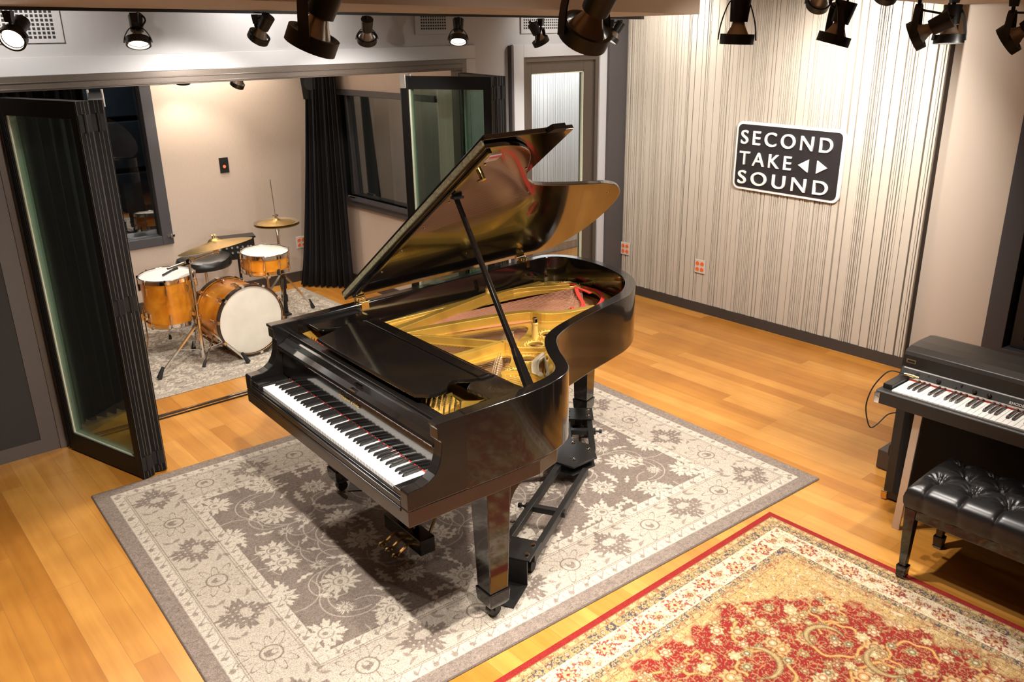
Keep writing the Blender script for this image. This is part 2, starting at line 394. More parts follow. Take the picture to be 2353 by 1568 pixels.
wf = S(MB().box(XD - .03, XD + .1, 5.65, 7.35, .79, .86).box(XD - .03, XD + .1, 5.65, 7.35, 1.80, 1.85).box(XD - .03, XD + .1, 7.28, 7.35, .86, 1.80).build('window_3', DARKF, bevel=.004))
MB().box(XD - .06, XD + .02, 5.65, 7.30, .855, .875).build('window_sill', DARKF, wf)
MB().box(XD + .05, XD + .055, 5.65, 7.28, .86, 1.80).build('window_glass', glassmat('grey_glass', .16, (.5, .53, .53)), wf)
MB().bar((XD + .03, 7.05, .9), (XD + .03, 7.1, 1.8), .03, .03).build('mullion', DARKF, wf)
for z in (0,): MB().cyl((XD - .05, 6.95, .885), (XD - .05, 7.07, .885), .010).build('latch', CHROME, wf)
S(box('wall_beyond_side', mat('grey_fabric', (.30, .28, .265), .9), 4.75, 4.8, 5.42, 7.8, 0, CEIL))
# lit room put in behind the single glass door for its bright stripes
mb = MB(); y = 0
S(box('wall_hall', mat('paint_white', (.72, .72, .72), .6), 4.3, 7.6, 6.75, 6.8, 0, CEIL))
S(box('wall_hall_side', mat('paint_white2', (.72, .72, .72), .6), 7.4, 7.45, 5.4, 6.75, 0, CEIL))
mb = MB(); x = 4.82; rs = random.Random(5)
while x < 7.3:
    wd = rs.choice([.02, .03, .05]); mb.box(x, x + wd, 6.70, 6.75, .1, 2.6); x += wd + .006
S(mb.build('trim_10', mat('pale_slats', (.66, .67, .68), .6, var=.05)))
spot((6.1, 6.15, 2.6), (6.35, 6.75, 1.9), 55, 110, .8, (1, .97, .93))  # hall spot and area light added without fixtures to brighten the slats
area((6.1, 6.2, 2.6), 1.2, .6, 30, (1, .97, .93))

# door frame of the folding doors
mb = MB().box(.868, .93, YA - .03, YA + .11, 0, 2.132).box(.93, 3.99, YA - .03, YA + .11, 2.054, 2.132).box(3.985, 4.03, YA - .03, YA + .11, 0, 2.132)
mb.box(.93, 3.99, YA - .036, YA - .03, 2.095, 2.102).box(.93, 3.99, YA - .036, YA - .03, 2.062, 2.070)
df = S(mb.build('door_1', BRONZEL, bevel=.002))
MB().box(.93, 3.99, YA - .03, YA + .03, 0.0, .012).build('threshold', mat('threshold_dark', (.03, .026, .022), .35, metal=.4), df)
MB().box(.93, 3.99, YA - .004, YA + .004, .012, .020).box(.93, 3.99, YA - .03, YA - .024, .012, .016).build('floor_track', CHROME, df)
# single glass door
mb = MB().box(4.591, 4.63, YA - .02, YA + .11, 0, 2.125).box(5.41, 5.45, YA - .02, YA + .11, 0, 2.125).box(4.63, 5.41, YA - .02, YA + .11, 2.085, 2.125)
df = S(mb.build('door_2', BRONZEL, bevel=.002))
MB().box(4.63, 4.704, YA, YA + .05, .02, 2.085).box(5.285, 5.41, YA, YA + .05, .02, 2.085).box(4.704, 5.285, YA, YA + .05, 1.997, 2.085).box(4.704, 5.285, YA, YA + .05, .02, .14).build('door_leaf', BRONZEL, df, bevel=.003)
MB().box(4.704, 5.285, YA + .02, YA + .026, .14, 1.997).build('door_glass', glassmat('hall_glass', .10, (.93, .96, .97)), df)
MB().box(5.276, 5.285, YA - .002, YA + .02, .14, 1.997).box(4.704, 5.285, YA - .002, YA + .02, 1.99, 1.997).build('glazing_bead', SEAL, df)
MB().cyl((5.345, YA - .05, .95), (5.345, YA, .95), .012).cyl((5.345, YA - .05, .95), (5.25, YA - .05, .95), .010).build('door_handle', CHROME, df)
# perforated vents above the doors
def vent(x0, x1, z0, z1, hx0, hx1, hz0, hz1, nx, nz, label):
    o = empty('air_vent', label, 'vent', (0, 0, 0), 0, 'vents above the folding doors')
    MB().box(x0, x1, YA - .012, YA, z0, z1).build('plate', GREYA, o, bevel=.0015)
    mb = MB()
    for i in range(nx):
        for k in range(nz):
            cx = hx0 + (hx1 - hx0) * i / (nx - 1); cz = hz0 + (hz1 - hz0) * k / (nz - 1); h = (hx1 - hx0) / (nx - 1) * .30
            mb.box(cx - h, cx + h, YA - .0135, YA - .012, cz - h, cz + h)
    mb.build('perforation', RUB, o)
vent(.93, 1.31, 2.296, 2.50, .965, 1.262, 2.325, 2.475, 14, 8, 'pale grey perforated vent plate at the far left end of the rail')
vent(3.6, 3.914, 2.307, 2.47, 3.655, 3.86, 2.345, 2.445, 11, 6, 'pale grey perforated vent plate above the right end of the folding door trim')
vent(4.587, 5.45, 2.30, 2.46, 4.62, 5.40, 2.34, 2.44, 38, 6, 'pale grey perforated vent plate above the single glass door')

# ------------------------------------------------------------------ folding door panels
def fold_panel(p0, p1, label, h=2.035, hw=True, car=0):
    p0 = V((*p0, 0)); p1 = V((*p1, 0)); d = p1 - p0; L = d.length; rz = math.atan2(d.y, d.x)
    o = empty('folding_door_panel', label, 'door', p0, rz, 'glass panels of the folding doors')
    z0 = .012; T = .032; s = .062
    mb = MB().box(0, s, -T, T, z0, h).box(L - s, L, -T, T, z0, h).box(s, L - s, -T, T, z0, z0 + .11).box(s, L - s, -T, T, h - .085, h)
    for yy in (-T - .004, T + .001):
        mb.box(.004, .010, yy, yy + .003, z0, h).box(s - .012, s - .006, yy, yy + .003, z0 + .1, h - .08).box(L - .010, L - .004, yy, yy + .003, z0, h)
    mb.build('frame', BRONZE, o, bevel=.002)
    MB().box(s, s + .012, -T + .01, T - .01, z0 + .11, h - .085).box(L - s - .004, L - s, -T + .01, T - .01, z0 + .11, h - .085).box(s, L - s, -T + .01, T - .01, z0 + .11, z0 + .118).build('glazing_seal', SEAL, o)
    MB().box(s + .012, L - s - .004, -.014, -.010, z0 + .118, h - .085).box(s + .012, L - s - .004, .010, .014, z0 + .118, h - .085).build('glass', GLASS, o)
    if car:
        for sg in (-1, 1): MB().box(.004, .05, sg * .036 - .006, sg * .036 + .006, 1.955, 2.050).build('carrier', mat('carrier_alu', (.55, .5, .45), .35, metal=.7), o, bevel=.003)
    for xx in (.0, L - .003):
        for yy in (-T, -.008, .008, T - .003): MB().box(xx - .001, xx + .0035, yy, yy + .003, z0, h).build('edge_highlight', mat('highlight_grey', (.10, .09, .075), .4, metal=.4), o)  # paler strips imitate highlights along the dark panel edges
    if hw:
        for z in (.10, 1.0, 1.93):
            MB().cyl((L + .004, 0, z - .045), (L + .004, 0, z + .045), .009).box(L - .002, L + .004, -.03, .03, z - .04, z + .04).build('hinge', METALB, o)
    return o
fold_panel((.935, 5.215), (1.145, 4.515), 'left folding glass door panel hinged at the left jamb')
fold_panel((1.412, 5.255), (1.215, 4.545), 'left folding glass door panel seen almost edge-on beside the drum room opening', car=1)
fold_panel((3.44, 5.235), (3.735, 4.585), 'right folding glass door panel facing the camera behind the piano lid', car=1)
fold_panel((3.985, 5.25), (3.80, 4.58), 'right folding glass door panel folded against the one facing the camera')
# ------------------------------------------------------------------ curtains
def curtain(name, bot, top, z1, label, amp=.035, folds=9, n=110):
    B = [V(p) for p in bot]; T_ = [V(p) for p in top]
    def lerp(P, t):
        k = t * (len(P) - 1); i = min(int(k), len(P) - 2); return P[i].lerp(P[i + 1], k - i)
    vs = []; fs = []; rows = 14
    d = (B[-1] - B[0]).normalized(); nr = V((-d.y, d.x))
    for j in range(rows + 1):
        g = j / rows
        for i in range(n + 1):
            t_ = i / n; p = lerp(B, t_).lerp(lerp(T_, t_), g ** .8)
            a = amp * (1 - .45 * g) * (math.sin(t_ * folds * 2 * PI + .7 * math.sin(3 * t_ + g)) + .35 * math.sin(t_ * folds * 4.6 * PI + 1.3))
            vs.append((p.x + nr.x * a, p.y + nr.y * a, .012 + (z1 - .012) * g))
    for j in range(rows):
        for i in range(n):
            k = j * (n + 1) + i; fs.append((k, k + 1, k + n + 2, k + n + 1))
    o = MB().add(vs, fs).build(name, CURT, None, smooth=True)
    sl = o.modifiers.new('solid', 'SOLIDIFY'); sl.thickness = .004
    return tag(o, label, 'curtain', 'black curtains in the drum room')
curtain('curtain', [(3.58, 7.46), (3.76, 7.24), (3.93, 7.03)], [(3.84, 7.32), (3.88, 7.22), (3.95, 7.10)], 2.70, 'black floor-length curtain bunched in the right corner of the drum room')
curtain('curtain', [(.95, 5.52), (1.42, 5.60)], [(.95, 5.52), (1.44, 5.60)], 2.72, 'black curtain seen through the glass of the left folding doors', folds=7)

# ------------------------------------------------------------------ rails
rail = MB().bar((-.3, 4.60, 2.468), (5.22, 4.60, 2.400), .038, .023)
tag(rail.build('track_rail', METALB), 'black lighting track running below the soffit along the doors wall', 'track')

# ================================================================== TRACK LAMPS
LENS_ON = mat('lamp_lens', (.9, .9, .9), .3, emit=(1, .93, .82), es=28)
REFL = mat('lamp_reflector', (.42, .34, .27), .3, metal=.5)
def lamp(ring, aim, label, size=.118, hang=.135, dx=(0, 0), watt=45, deg=65, face=True, loop=(1, 0), yaw=None, ceil=None, col=NEUT, blend=.7, rail_=False):
    Cn = V(ring); a = V(aim).normalized(); R = size / 2; k = size / .118
    if rail_: hang = 2.468 - (Cn.x + .3) / 5.52 * .068 - .0155 - .05 - Cn.z
    top = V((Cn.x + dx[0], Cn.y + dx[1], Cn.z + hang))
    o = empty('track_spotlight', label, 'spotlight', (top.x, top.y, top.z + .05), 0, 'spotlights on the soffit rail' if rail_ else 'spotlights in the drum room' if Cn.y > 5.4 else 'spotlights hanging from the ceiling tracks')
    off = -(top + V((0, 0, .05)))
    T = Matrix.Translation(off)
    def B(mb, n, mt, **kw): return mb.xf(T).build(n, mt, o, **kw)
    h = a.cross(V((0, 0, 1)))
    if h.length < .2: h = V((1, 0, 0)) if yaw is None else V((math.cos(yaw), math.sin(yaw), 0))
    h.normalize()
    if yaw is not None:
        h = V((math.cos(yaw), math.sin(yaw), 0)); h = (h - a * h.dot(a)).normalized()
    B(MB().taper(top + V((0, 0, .05 * k)), top + V((0, 0, .002)), .040 * k, .030 * k, ax=h).box(top.x - .006, top.x + .006, top.y - .006, top.y + .006, top.z - .012, top.z + .004), 'adapter', LAMPB, bevel=.002)
    if ceil: B(MB().cyl(top + V((0, 0, .05 * k)), V((top.x, top.y, ceil)), .016), 'stem', LAMPB)
    # yoke: flat U strap
    y1 = Cn + h * (R + .006); y2 = Cn - h * (R + .006); apex = top + V((0, 0, -.012))
    for e in (y1, y2):
        sg = 1 if e is y1 else -1
        mid1 = apex + h * sg * R * .55 + V((0, 0, -.012)); mid2 = e.lerp(mid1, .45) + h * sg * R * .12
        mb = MB(); path = catmull([apex, mid1, mid2, e], 4)
        nv = a if abs(a.z) < .7 else h.cross(V((0, 0, 1)))
        for p, q in zip(path[:-1], path[1:]): mb.bar(p, q + (q - p) * .08, .024 * k, .004, up=h)
        B(mb, 'yoke_arm', LAMPB)
    B(MB().band(Cn, a, R * .84, R, -.020 * k, .014 * k, 36), 'gimbal_ring', LAMPB, smooth=True)
    B(MB().lathe([(R * .78, -.002), (R * .72, -.012), (R * .42, -.045 * k), (R * .34, -.060 * k), (0, -.060 * k)], Cn, a, 24), 'bulb', REFL, smooth=True)
    B(MB().cyl(Cn - a * .060 * k, Cn - a * .135 * k, .031 * k, .036 * k, 24), 'socket', LAMPB, smooth=True)
    if face:
        B(MB().lathe([(0, .004), (R * .5, .003), (R * .78, .0)], Cn, a, 24), 'lens', LENS_ON, smooth=True)
    lp = V((0, 0, 1)).cross(h).normalized() * loop[0] + h * loop[1]
    s0 = Cn - a * .132 * k
    B(MB().tube(catmull([s0, s0 - a * .022 + lp * .012, (s0 + top) / 2 + lp * .045 * k + V((0, 0, .0)), apex + V((0, 0, -.018)) + lp * .008, apex], 5), .0045, 7), 'cord', RUB, smooth=True)
    if watt: spot(Cn + a * .03, Cn + a * 1, watt, deg, blend, col, .028)
    return o
def up3(r, u, f): return CR * r + CU * u + CF * f
# lamps on the rail along the doors wall
Y0 = 4.60
L_ = 'black track spotlight '
lamp(atY(30, 88, Y0), up3(.05, -.80, -.62), L_ + 'glaring at the camera, leftmost on the soffit rail', rail_=True, watt=52, deg=100)
lamp(atY(318, 98, Y0), up3(.12, -.95, -.05), L_ + 'with bright lens tilted down, second from left on the soffit rail', rail_=True, watt=52, deg=110, loop=(0, -1))
lamp(atY(594, 86, Y0), up3(-.55, -.62, .55), L_ + 'seen side-on with its ring low left, third on the soffit rail', rail_=True, watt=60, deg=110, yaw=PI * .20)
lamp(atY(843, 90, Y0), up3(-.15, -.55, .80), L_ + 'facing the wall with an open ring, left of the middle vent', rail_=True, watt=52, deg=110)
lamp(atY(1053, 92, Y0), up3(.0, -.95, -.10), L_ + 'with a glowing lens directly right of the middle vent', rail_=True, watt=60, deg=100)
lamp(atY(1243, 96, Y0), up3(.45, -.75, .5), L_ + 'small and silvery in front of the single door vent', rail_=True, watt=52, deg=110, yaw=PI * .1)
lamp(atY(1405, 90, Y0), up3(-.5, -.78, .2), L_ + 'last on the soffit rail, lens glowing beside the dark corner column', rail_=True, watt=36, deg=90, yaw=PI * .15)
# these heads light the doors wall together with the added washers
# two big foreground lamps
lamp(at(716, 95, 2.02), up3(-.42, -.82, .42), L_ + 'large and near, side-on, hanging before the left half of the rail', size=.125, hang=.17, watt=300, deg=140, yaw=.9, ceil=2.72)
lamp(at(1343, 78, 2.0), up3(-.35, -.62, .80), L_ + 'large and near with round open ring, before the single door', size=.125, hang=.16, watt=110, deg=90, ceil=2.72)
# lamps on the right
lamp(at(1693, 92, 3.0), up3(-.02, -.93, .36), L_ + 'pointing straight down, leftmost before the slatted wall', hang=.15, watt=110, deg=90, yaw=-.9, ceil=2.72)
lamp(at(1915, 92, 3.1), up3(-.24, -.92, .42), L_ + 'with a bulging cord, above the sign right half', hang=.14, watt=100, deg=95, yaw=.9, ceil=2.72)
lamp(at(2103, 82, 3.4), up3(-.78, -.30, .62), L_ + 'turned left, touching the straight one at the slatted wall end', hang=.13, watt=90, deg=75, ceil=2.72)
lamp(at(2180, 92, 3.5), up3(0, -.96, .27), L_ + 'hanging straight over the right edge of the slatted wall', hang=.14, watt=90, deg=100, yaw=-.75, ceil=2.72)
lamp(at(2316, 92, 3.3), up3(-.70, -.45, .75), L_ + 'at the right end of the picture over the plain beige wall', hang=.12, watt=70, deg=80, ceil=2.72)
lamp(at(1880, 8, 4.3), up3(.0, -.35, .95), L_ + 'half cut off by the top edge, a ring showing above the sign', hang=.15, watt=110, deg=100, ceil=2.72)
lamp(at(2036, -12, 4.2), up3(.05, -.4, .95), L_ + 'of which only the ring rim peeks below the beige ceiling drop', hang=.15, watt=190, deg=100, ceil=2.72)
# drum room lamps
lamp(at(545, 194, 7.0), up3(-.45, -.65, .45), L_ + 'in the drum room, just below the folding door header', hang=.12, watt=9, deg=100, col=WARM, ceil=2.72)
lamp(at(420, 188, 7.0), up3(-.1, -.75, .5), L_ + 'in the drum room, mostly hidden above the header left of the other', hang=.12, watt=9, deg=110, col=WARM, ceil=2.72)
spot((2.8, 7.42, 2.42), (2.8, 7.65, 1.9), 60, 150, 1, WARM)  # these spots have no fixture, added to brighten the drum room
spot((3.3, 7.42, 2.42), (3.25, 7.65, 1.9), 34, 150, .9, WARM)
spot((2.3, 5.7, 2.55), (2.3, 6.3, 0), 90, 90, .8, NEUT)

# ================================================================== RUGS
def rug_mat(name, rough=.95, bump=.6, sc_=420):
    mt, nt, b = nodes(name); N = nt.nodes.new; L = nt.links.new
    at_ = N('ShaderNodeAttribute'); at_.attribute_name = 'pattern'
    tc = N('ShaderNodeTexCoord'); no = N('ShaderNodeTexNoise'); no.inputs['Scale'].default_value = sc_ * .6; no.inputs['Detail'].default_value = 2
    L(tc.outputs['Object'], no.inputs['Vector'])
    r = N('ShaderNodeMapRange'); r.inputs[1].default_value = .3; r.inputs[2].default_value = .7; r.inputs[3].default_value = .62; r.inputs[4].default_value = 1.32
    L(no.outputs['Fac'], r.inputs[0])
    mx = N('ShaderNodeMix'); mx.data_type = 'RGBA'; mx.blend_type = 'MULTIPLY'; mx.inputs[0].default_value = 1
    L(at_.outputs['Color'], mx.inputs[6]); L(r.outputs[0], mx.inputs[7]); L(mx.outputs[2], b.inputs['Base Color'])
    bp = N('ShaderNodeBump'); bp.inputs['Strength'].default_value = bump; bp.inputs['Distance'].default_value = .003
    L(no.outputs['Fac'], bp.inputs['Height']); L(bp.outputs[0], b.inputs['Normal'])
    b.inputs['Roughness'].default_value = rough; b.inputs['Specular IOR Level'].default_value = .15
    return mt
def rug_mesh(name, A, Bw, step, colf, mt, label, loc, rz, h=.010, zf=None):
    na = int(A / step) + 1; nb = int(Bw / step) + 1
    a = np.linspace(0, A, na); b = np.linspace(0, Bw, nb); ga, gb = np.meshgrid(a, b, indexing='ij')
    z = np.full(ga.shape, h)
    ed = np.minimum(np.minimum(ga, A - ga), np.minimum(gb, Bw - gb)); z = z * np.clip(ed / .004 * .8 + .2, 0, 1)
    if zf is not None: z = z + zf(ga, gb)
    co = np.stack([ga, gb, z], -1).reshape(-1, 3)
    col = colf(ga, gb).reshape(-1, 3)
    i = np.arange(na - 1)[:, None] * nb + np.arange(nb - 1)[None, :]; i = i.reshape(-1)
    q = np.stack([i, i + nb, i + nb + 1, i + 1], -1)
    me = bpy.data.meshes.new(name)
    me.vertices.add(len(co)); me.vertices.foreach_set('co', co.astype(np.float32).reshape(-1))
    me.loops.add(q.size); me.loops.foreach_set('vertex_index', q.astype(np.int32).reshape(-1))
    me.polygons.add(len(q)); me.polygons.foreach_set('loop_start', np.arange(0, q.size, 4, dtype=np.int32))
    me.update(calc_edges=True)
    ca = me.color_attributes.new('pattern', 'FLOAT_COLOR', 'POINT')
    c4 = np.concatenate([col, np.ones((len(col), 1))], 1).astype(np.float32); ca.data.foreach_set('color', c4.reshape(-1))
    me.materials.append(mt)
    o = bpy.data.objects.new(name, me); C.objects.link(o); o.location = loc; o.rotation_euler = (0, 0, rz)
    o['label'] = label; o['category'] = 'rug'
    return o
def ss(x, w_): return np.clip(.5 - x / w_, 0, 1)      # 1 inside (x<0)
def vnoise(x, y, s, seed=0):
    r = np.random.RandomState(seed).rand(257, 257); X = x * s % 256; Y = y * s % 256
    xi = X.astype(int); yi = Y.astype(int); fx = X - xi; fy = Y - yi; fx = fx * fx * (3 - 2 * fx); fy = fy * fy * (3 - 2 * fy)
    return (r[xi, yi] * (1 - fx) + r[xi + 1, yi] * fx) * (1 - fy) + (r[xi, yi + 1] * (1 - fx) + r[xi + 1, yi + 1] * fx) * fy
AG, BG = 3.15, 2.355
def grey_pattern(a, b):
    PX = .004
    cream = np.ones(a.shape); line = np.zeros(a.shape)
    d = np.minimum(np.minimum(a, AG - a), np.minimum(b, BG - b))
    onA = np.minimum(b, BG - b) <= np.minimum(a, AG - a)
    s = np.where(onA, a, b); t = d; Ls = np.where(onA, AG, BG)
    flipt = 1
    jit = (vnoise(a, b, 45, 1) - .5) * .012 + (vnoise(a, b, 110, 2) - .5) * .007
    dark = np.zeros(a.shape)
    # flowers and medallions of the wide band
    def place(cx, cy, ang, kind):
        nonlocal dark, line, cream
        R = .125; sel = (np.abs(a - cx) < .17) & (np.abs(b - cy) < .17)
        x = a[sel] - cx; y = b[sel] - cy; j = jit[sel]
        u = x * math.cos(ang) + y * math.sin(ang); v_ = -x * math.sin(ang) + y * math.cos(ang)
        r = np.hypot(u, v_) + 1e-6; th = np.arctan2(v_, u)
        if kind == 'dark':
            lob = .060 + .020 * np.abs(np.cos(4.5 * th)) + .034 * np.abs(np.cos(2 * th)) ** 2 + .011 * np.cos(19 * th) + .007 * np.cos(31 * th + 1)
            m_ = ss(r - lob + j * .6, PX * 1.3)
            sp = (np.abs(np.sin(u * 118)) * np.abs(np.sin(v_ * 118 + .6)) > .80) & (r < .075)
            m_ = np.where(sp, m_ * .12, m_)
            heart = ss(np.hypot(u - .018, np.abs(v_) - .012) - .024 + j * .4, PX)
            m_ = m_ * (1 - heart * .95)
            dark[sel] = np.maximum(dark[sel], m_)
        else:
            pet = .050 + .074 * np.abs(np.sin(5.5 * th + .3)) ** 1.25 * (1 + .14 * np.cos(2 * th) + .1 * np.sin(3 * th))
            l = ss(np.abs(r - pet) - .0036, PX) * (r > .045)
            l2 = ss(np.abs(r - .046) - .0034, PX); line[sel] = np.maximum(line[sel], np.maximum(l, l2))
            hb = ss(np.hypot(u + .004, v_ * 1.1) - .024 + j * 1.2, PX) * (1 - ss(np.hypot(u - .012, v_) - .012, PX))
            dark[sel] = np.maximum(dark[sel], hb * .95)
    tc = .262
    nA = 10; nB = 6
    for k in range(nA + 1):
        cx = tc + (AG - 2 * tc) * k / nA
        for cy, an in ((tc, PI / 2), (BG - tc, -PI / 2)): place(cx, cy, an, 'dark' if k % 2 == 0 else 'fl')
    for k in range(1, nB):
        cy = tc + (BG - 2 * tc) * k / nB
        for cx, an in ((tc, 0), (AG - tc, PI)): place(cx, cy, an, 'dark' if k % 2 == 0 else 'fl')
    # small leaves between
    def leaf(cx, cy, ang, L_=.035, w_=.010, tgt='d', val=.9):
        nonlocal dark, cream, line
        sel = (np.abs(a - cx) < L_ * 1.4) & (np.abs(b - cy) < L_ * 1.4)
        x = a[sel] - cx; y = b[sel] - cy; u = x * math.cos(ang) + y * math.sin(ang); v_ = -x * math.sin(ang) + y * math.cos(ang)
        e = np.abs(v_ + u * u * 9) - w_ * np.clip(1 - (u / L_) ** 2, 0, 1) + (np.abs(u) > L_) * .1 + jit[sel] * .35
        m_ = ss(e, PX) * val
        if tgt == 'd': dark[sel] = np.maximum(dark[sel], m_)
        else: fieldc[sel] = np.maximum(fieldc[sel], m_)
    fieldc = np.zeros(a.shape)
    for k in range(nA):
        cx = tc + (AG - 2 * tc) * (k + .5) / nA
        for cy, sg in ((tc, 1), (BG - tc, -1)):
            for dy, an, L1 in ((-.085, .5, .03), (.075, 2.4, .032), (-.045, 2.2, .022), (.105, .3, .02)):
                leaf(cx + (.02 if k % 2 else -.02), cy + dy * sg, an * sg, L1, .009, 'd', .75)
    for k in range(nB):
        cy = tc + (BG - 2 * tc) * (k + .5) / nB
        for cx, sg in ((tc, 1), (AG - tc, -1)):
            for dy, an, L1 in ((-.085, .9, .03), (.075, 2.6, .032), (-.04, 2.0, .022), (.105, .6, .02)):
                leaf(cx + dy * sg, cy + (.02 if k % 2 else -.02), an + PI / 2, L1, .009, 'd', .75)
    # narrow strips
    for t0, t1 in ((.078, .132), (.382, .436)):
        inb = (t > t0) & (t < t1); tt = (t - (t0 + t1) / 2); per = .088
        sm = (s % per) - per / 2
        mo = ss(np.hypot(sm * .9 + .012, tt + .004) - .0105 + jit, PX) + ss(np.abs(tt - sm * .9) - .003 + (np.abs(sm - .014) > .018) * .1, PX) + ss(np.abs(sm + .012) - .0028 + (np.abs(tt) > .02) * .1, PX)
        mo += ss(np.abs(sm - .030) - .0025 + (np.abs(tt + .004) > .014) * .1, PX) * .8
        dark = np.where(inb, np.maximum(dark, np.clip(mo, 0, 1) * .8), dark)
        for tl in (t0 - .001, t1 + .003, t1 + .012 if t0 < .2 else t0 - .012): line = np.maximum(line, ss(np.abs(t - tl) - .0022, PX) * (.75 + .25 * (np.sin(s * 400) > 0)))
    # field
    qa = np.abs(a - AG / 2); qb = np.abs(b - BG / 2); qj = (vnoise(qa, qb, 45, 4) - .5) * .016
    rr = np.random.RandomState(11)
    infield = t > .436
    fl = [(.0, .0, .17), (.34, .30, .085), (.64, .12, .095), (.33, .0, .07), (.88, .36, .095), (1.02, .06, .085), (.60, .50, .075), (.12, .40, .08), (.0, .66, .10), (.42, .68, .09), (.80, .68, .085), (1.09, .64, .09), (1.15, .30, .09), (.48, .44, .04), (.78, .24, .045), (.95, .54, .04), (.26, .54, .045), (.45, .16, .04), (.9, .18, .035), (.2, .2, .04)]
    for i, (cx, cy, R) in enumerate(fl):
        x = qa - cx; y = qb - cy; sel = (np.abs(x) < R * 1.3) & (np.abs(y) < R * 1.3)
        x = x[sel]; y = y[sel]; r = np.hypot(x, y); th = np.arctan2(y, x); n_ = [5, 6, 4][i % 3]
        pet = R * (.42 + .52 * np.abs(np.cos(n_ * .5 * th * 2 + i)) ** .7) + .009 * np.cos(th * 23)
        m_ = ss(r - pet + qj[sel], PX * 1.3)
        ln = ss(np.abs(r - R * .36) - .003, PX); core = ss(np.hypot(x - R * .05, y) - R * .17 + qj[sel] * .8, PX)
        dots = (np.abs(np.sin(th * n_)) < .32) & (np.abs(r - R * .55) < R * .07)
        m_ = m_ * (1 - np.clip(.8 * ln + .85 * core + .85 * dots, 0, 1))
        fieldc[sel] = np.maximum(fieldc[sel], m_)
    for i in range(44):
        cx, cy = rr.rand() * 1.18, rr.rand() * .75; L1 = .03 + rr.rand() * .045; ang = rr.rand() * PI; w1 = .008 + rr.rand() * .014; cv = rr.rand() * 12 - 6
        x = qa - cx; y = qb - cy; sel = (np.abs(x) < L1 * 1.2) & (np.abs(y) < L1 * 1.2); x = x[sel]; y = y[sel]
        u = x * math.cos(ang) + y * math.sin(ang); v_ = -x * math.sin(ang) + y * math.cos(ang)
        e = np.abs(v_ + u * u * cv) - w1 * np.sqrt(np.clip(1 - (u / L1) ** 2, 0, 1)) * (.75 + .4 * np.cos(u * 190)) + (np.abs(u) > L1) * .1 + qj[sel] * .4
        fieldc[sel] = np.maximum(fieldc[sel], ss(e, PX))
    for i in range(30):
        cx, cy, R = rr.rand() * 1.15, rr.rand() * .75, .06 + rr.rand() * .12; a0 = rr.rand() * 6.28
        x = qa - cx; y = qb - cy; th = (np.arctan2(y, x) - a0) % 6.283
        fieldc = np.maximum(fieldc, ss(np.abs(np.hypot(x, y) - R) - .0022, PX) * (th < 3.6) * .8)
    dr = np.array([.19, .150, .124]); cr = np.array([.50, .435, .355]); ln_ = np.array([.13, .095, .070])
    cr2 = np.array([.43, .37, .30])
    wide = ((t > .145) & (t < .37))[..., None]
    base = np.where(wide, cr2, cr)
    fibre = (vnoise(a, b, 120, 8) - .5)[..., None] * .22 + (vnoise(a * .4, b, 200, 9) - .5)[..., None] * .18
    dcol = dr * (1 + fibre * 1.2) * 1.08
    out = base * (1 + fibre * .25)
    out = out * (1 - dark[..., None]) + dcol * dark[..., None]
    out = np.where(infield[..., None], dcol * (1 - fieldc[..., None]) + cr * fieldc[..., None], out)
    lm = (line * (~infield))[..., None] * .85; out = out * (1 - lm) + ln_ * lm
    rim_ = (t < .078)[..., None]; out = np.where(rim_, dr * 1.22 * (1 + fibre * 1.6), out)
    out = np.where((t < .006)[..., None], dr * .8, out)
    return out
ca_, sa_ = math.cos(-.04336), math.sin(-.04336)
gx, gy = .777 - 2.1, 2.112 - 3.15
tag(rug_mesh('area_rug', AG, BG, .004, grey_pattern, rug_mat('grey_rug'), 'large grey and cream floral rug under the grand piano', (2.1 + gx * ca_ - gy * sa_, 3.15 + gx * sa_ + gy * ca_, .001), -.04336, .009), 'large grey and cream floral rug under the grand piano', 'rug')

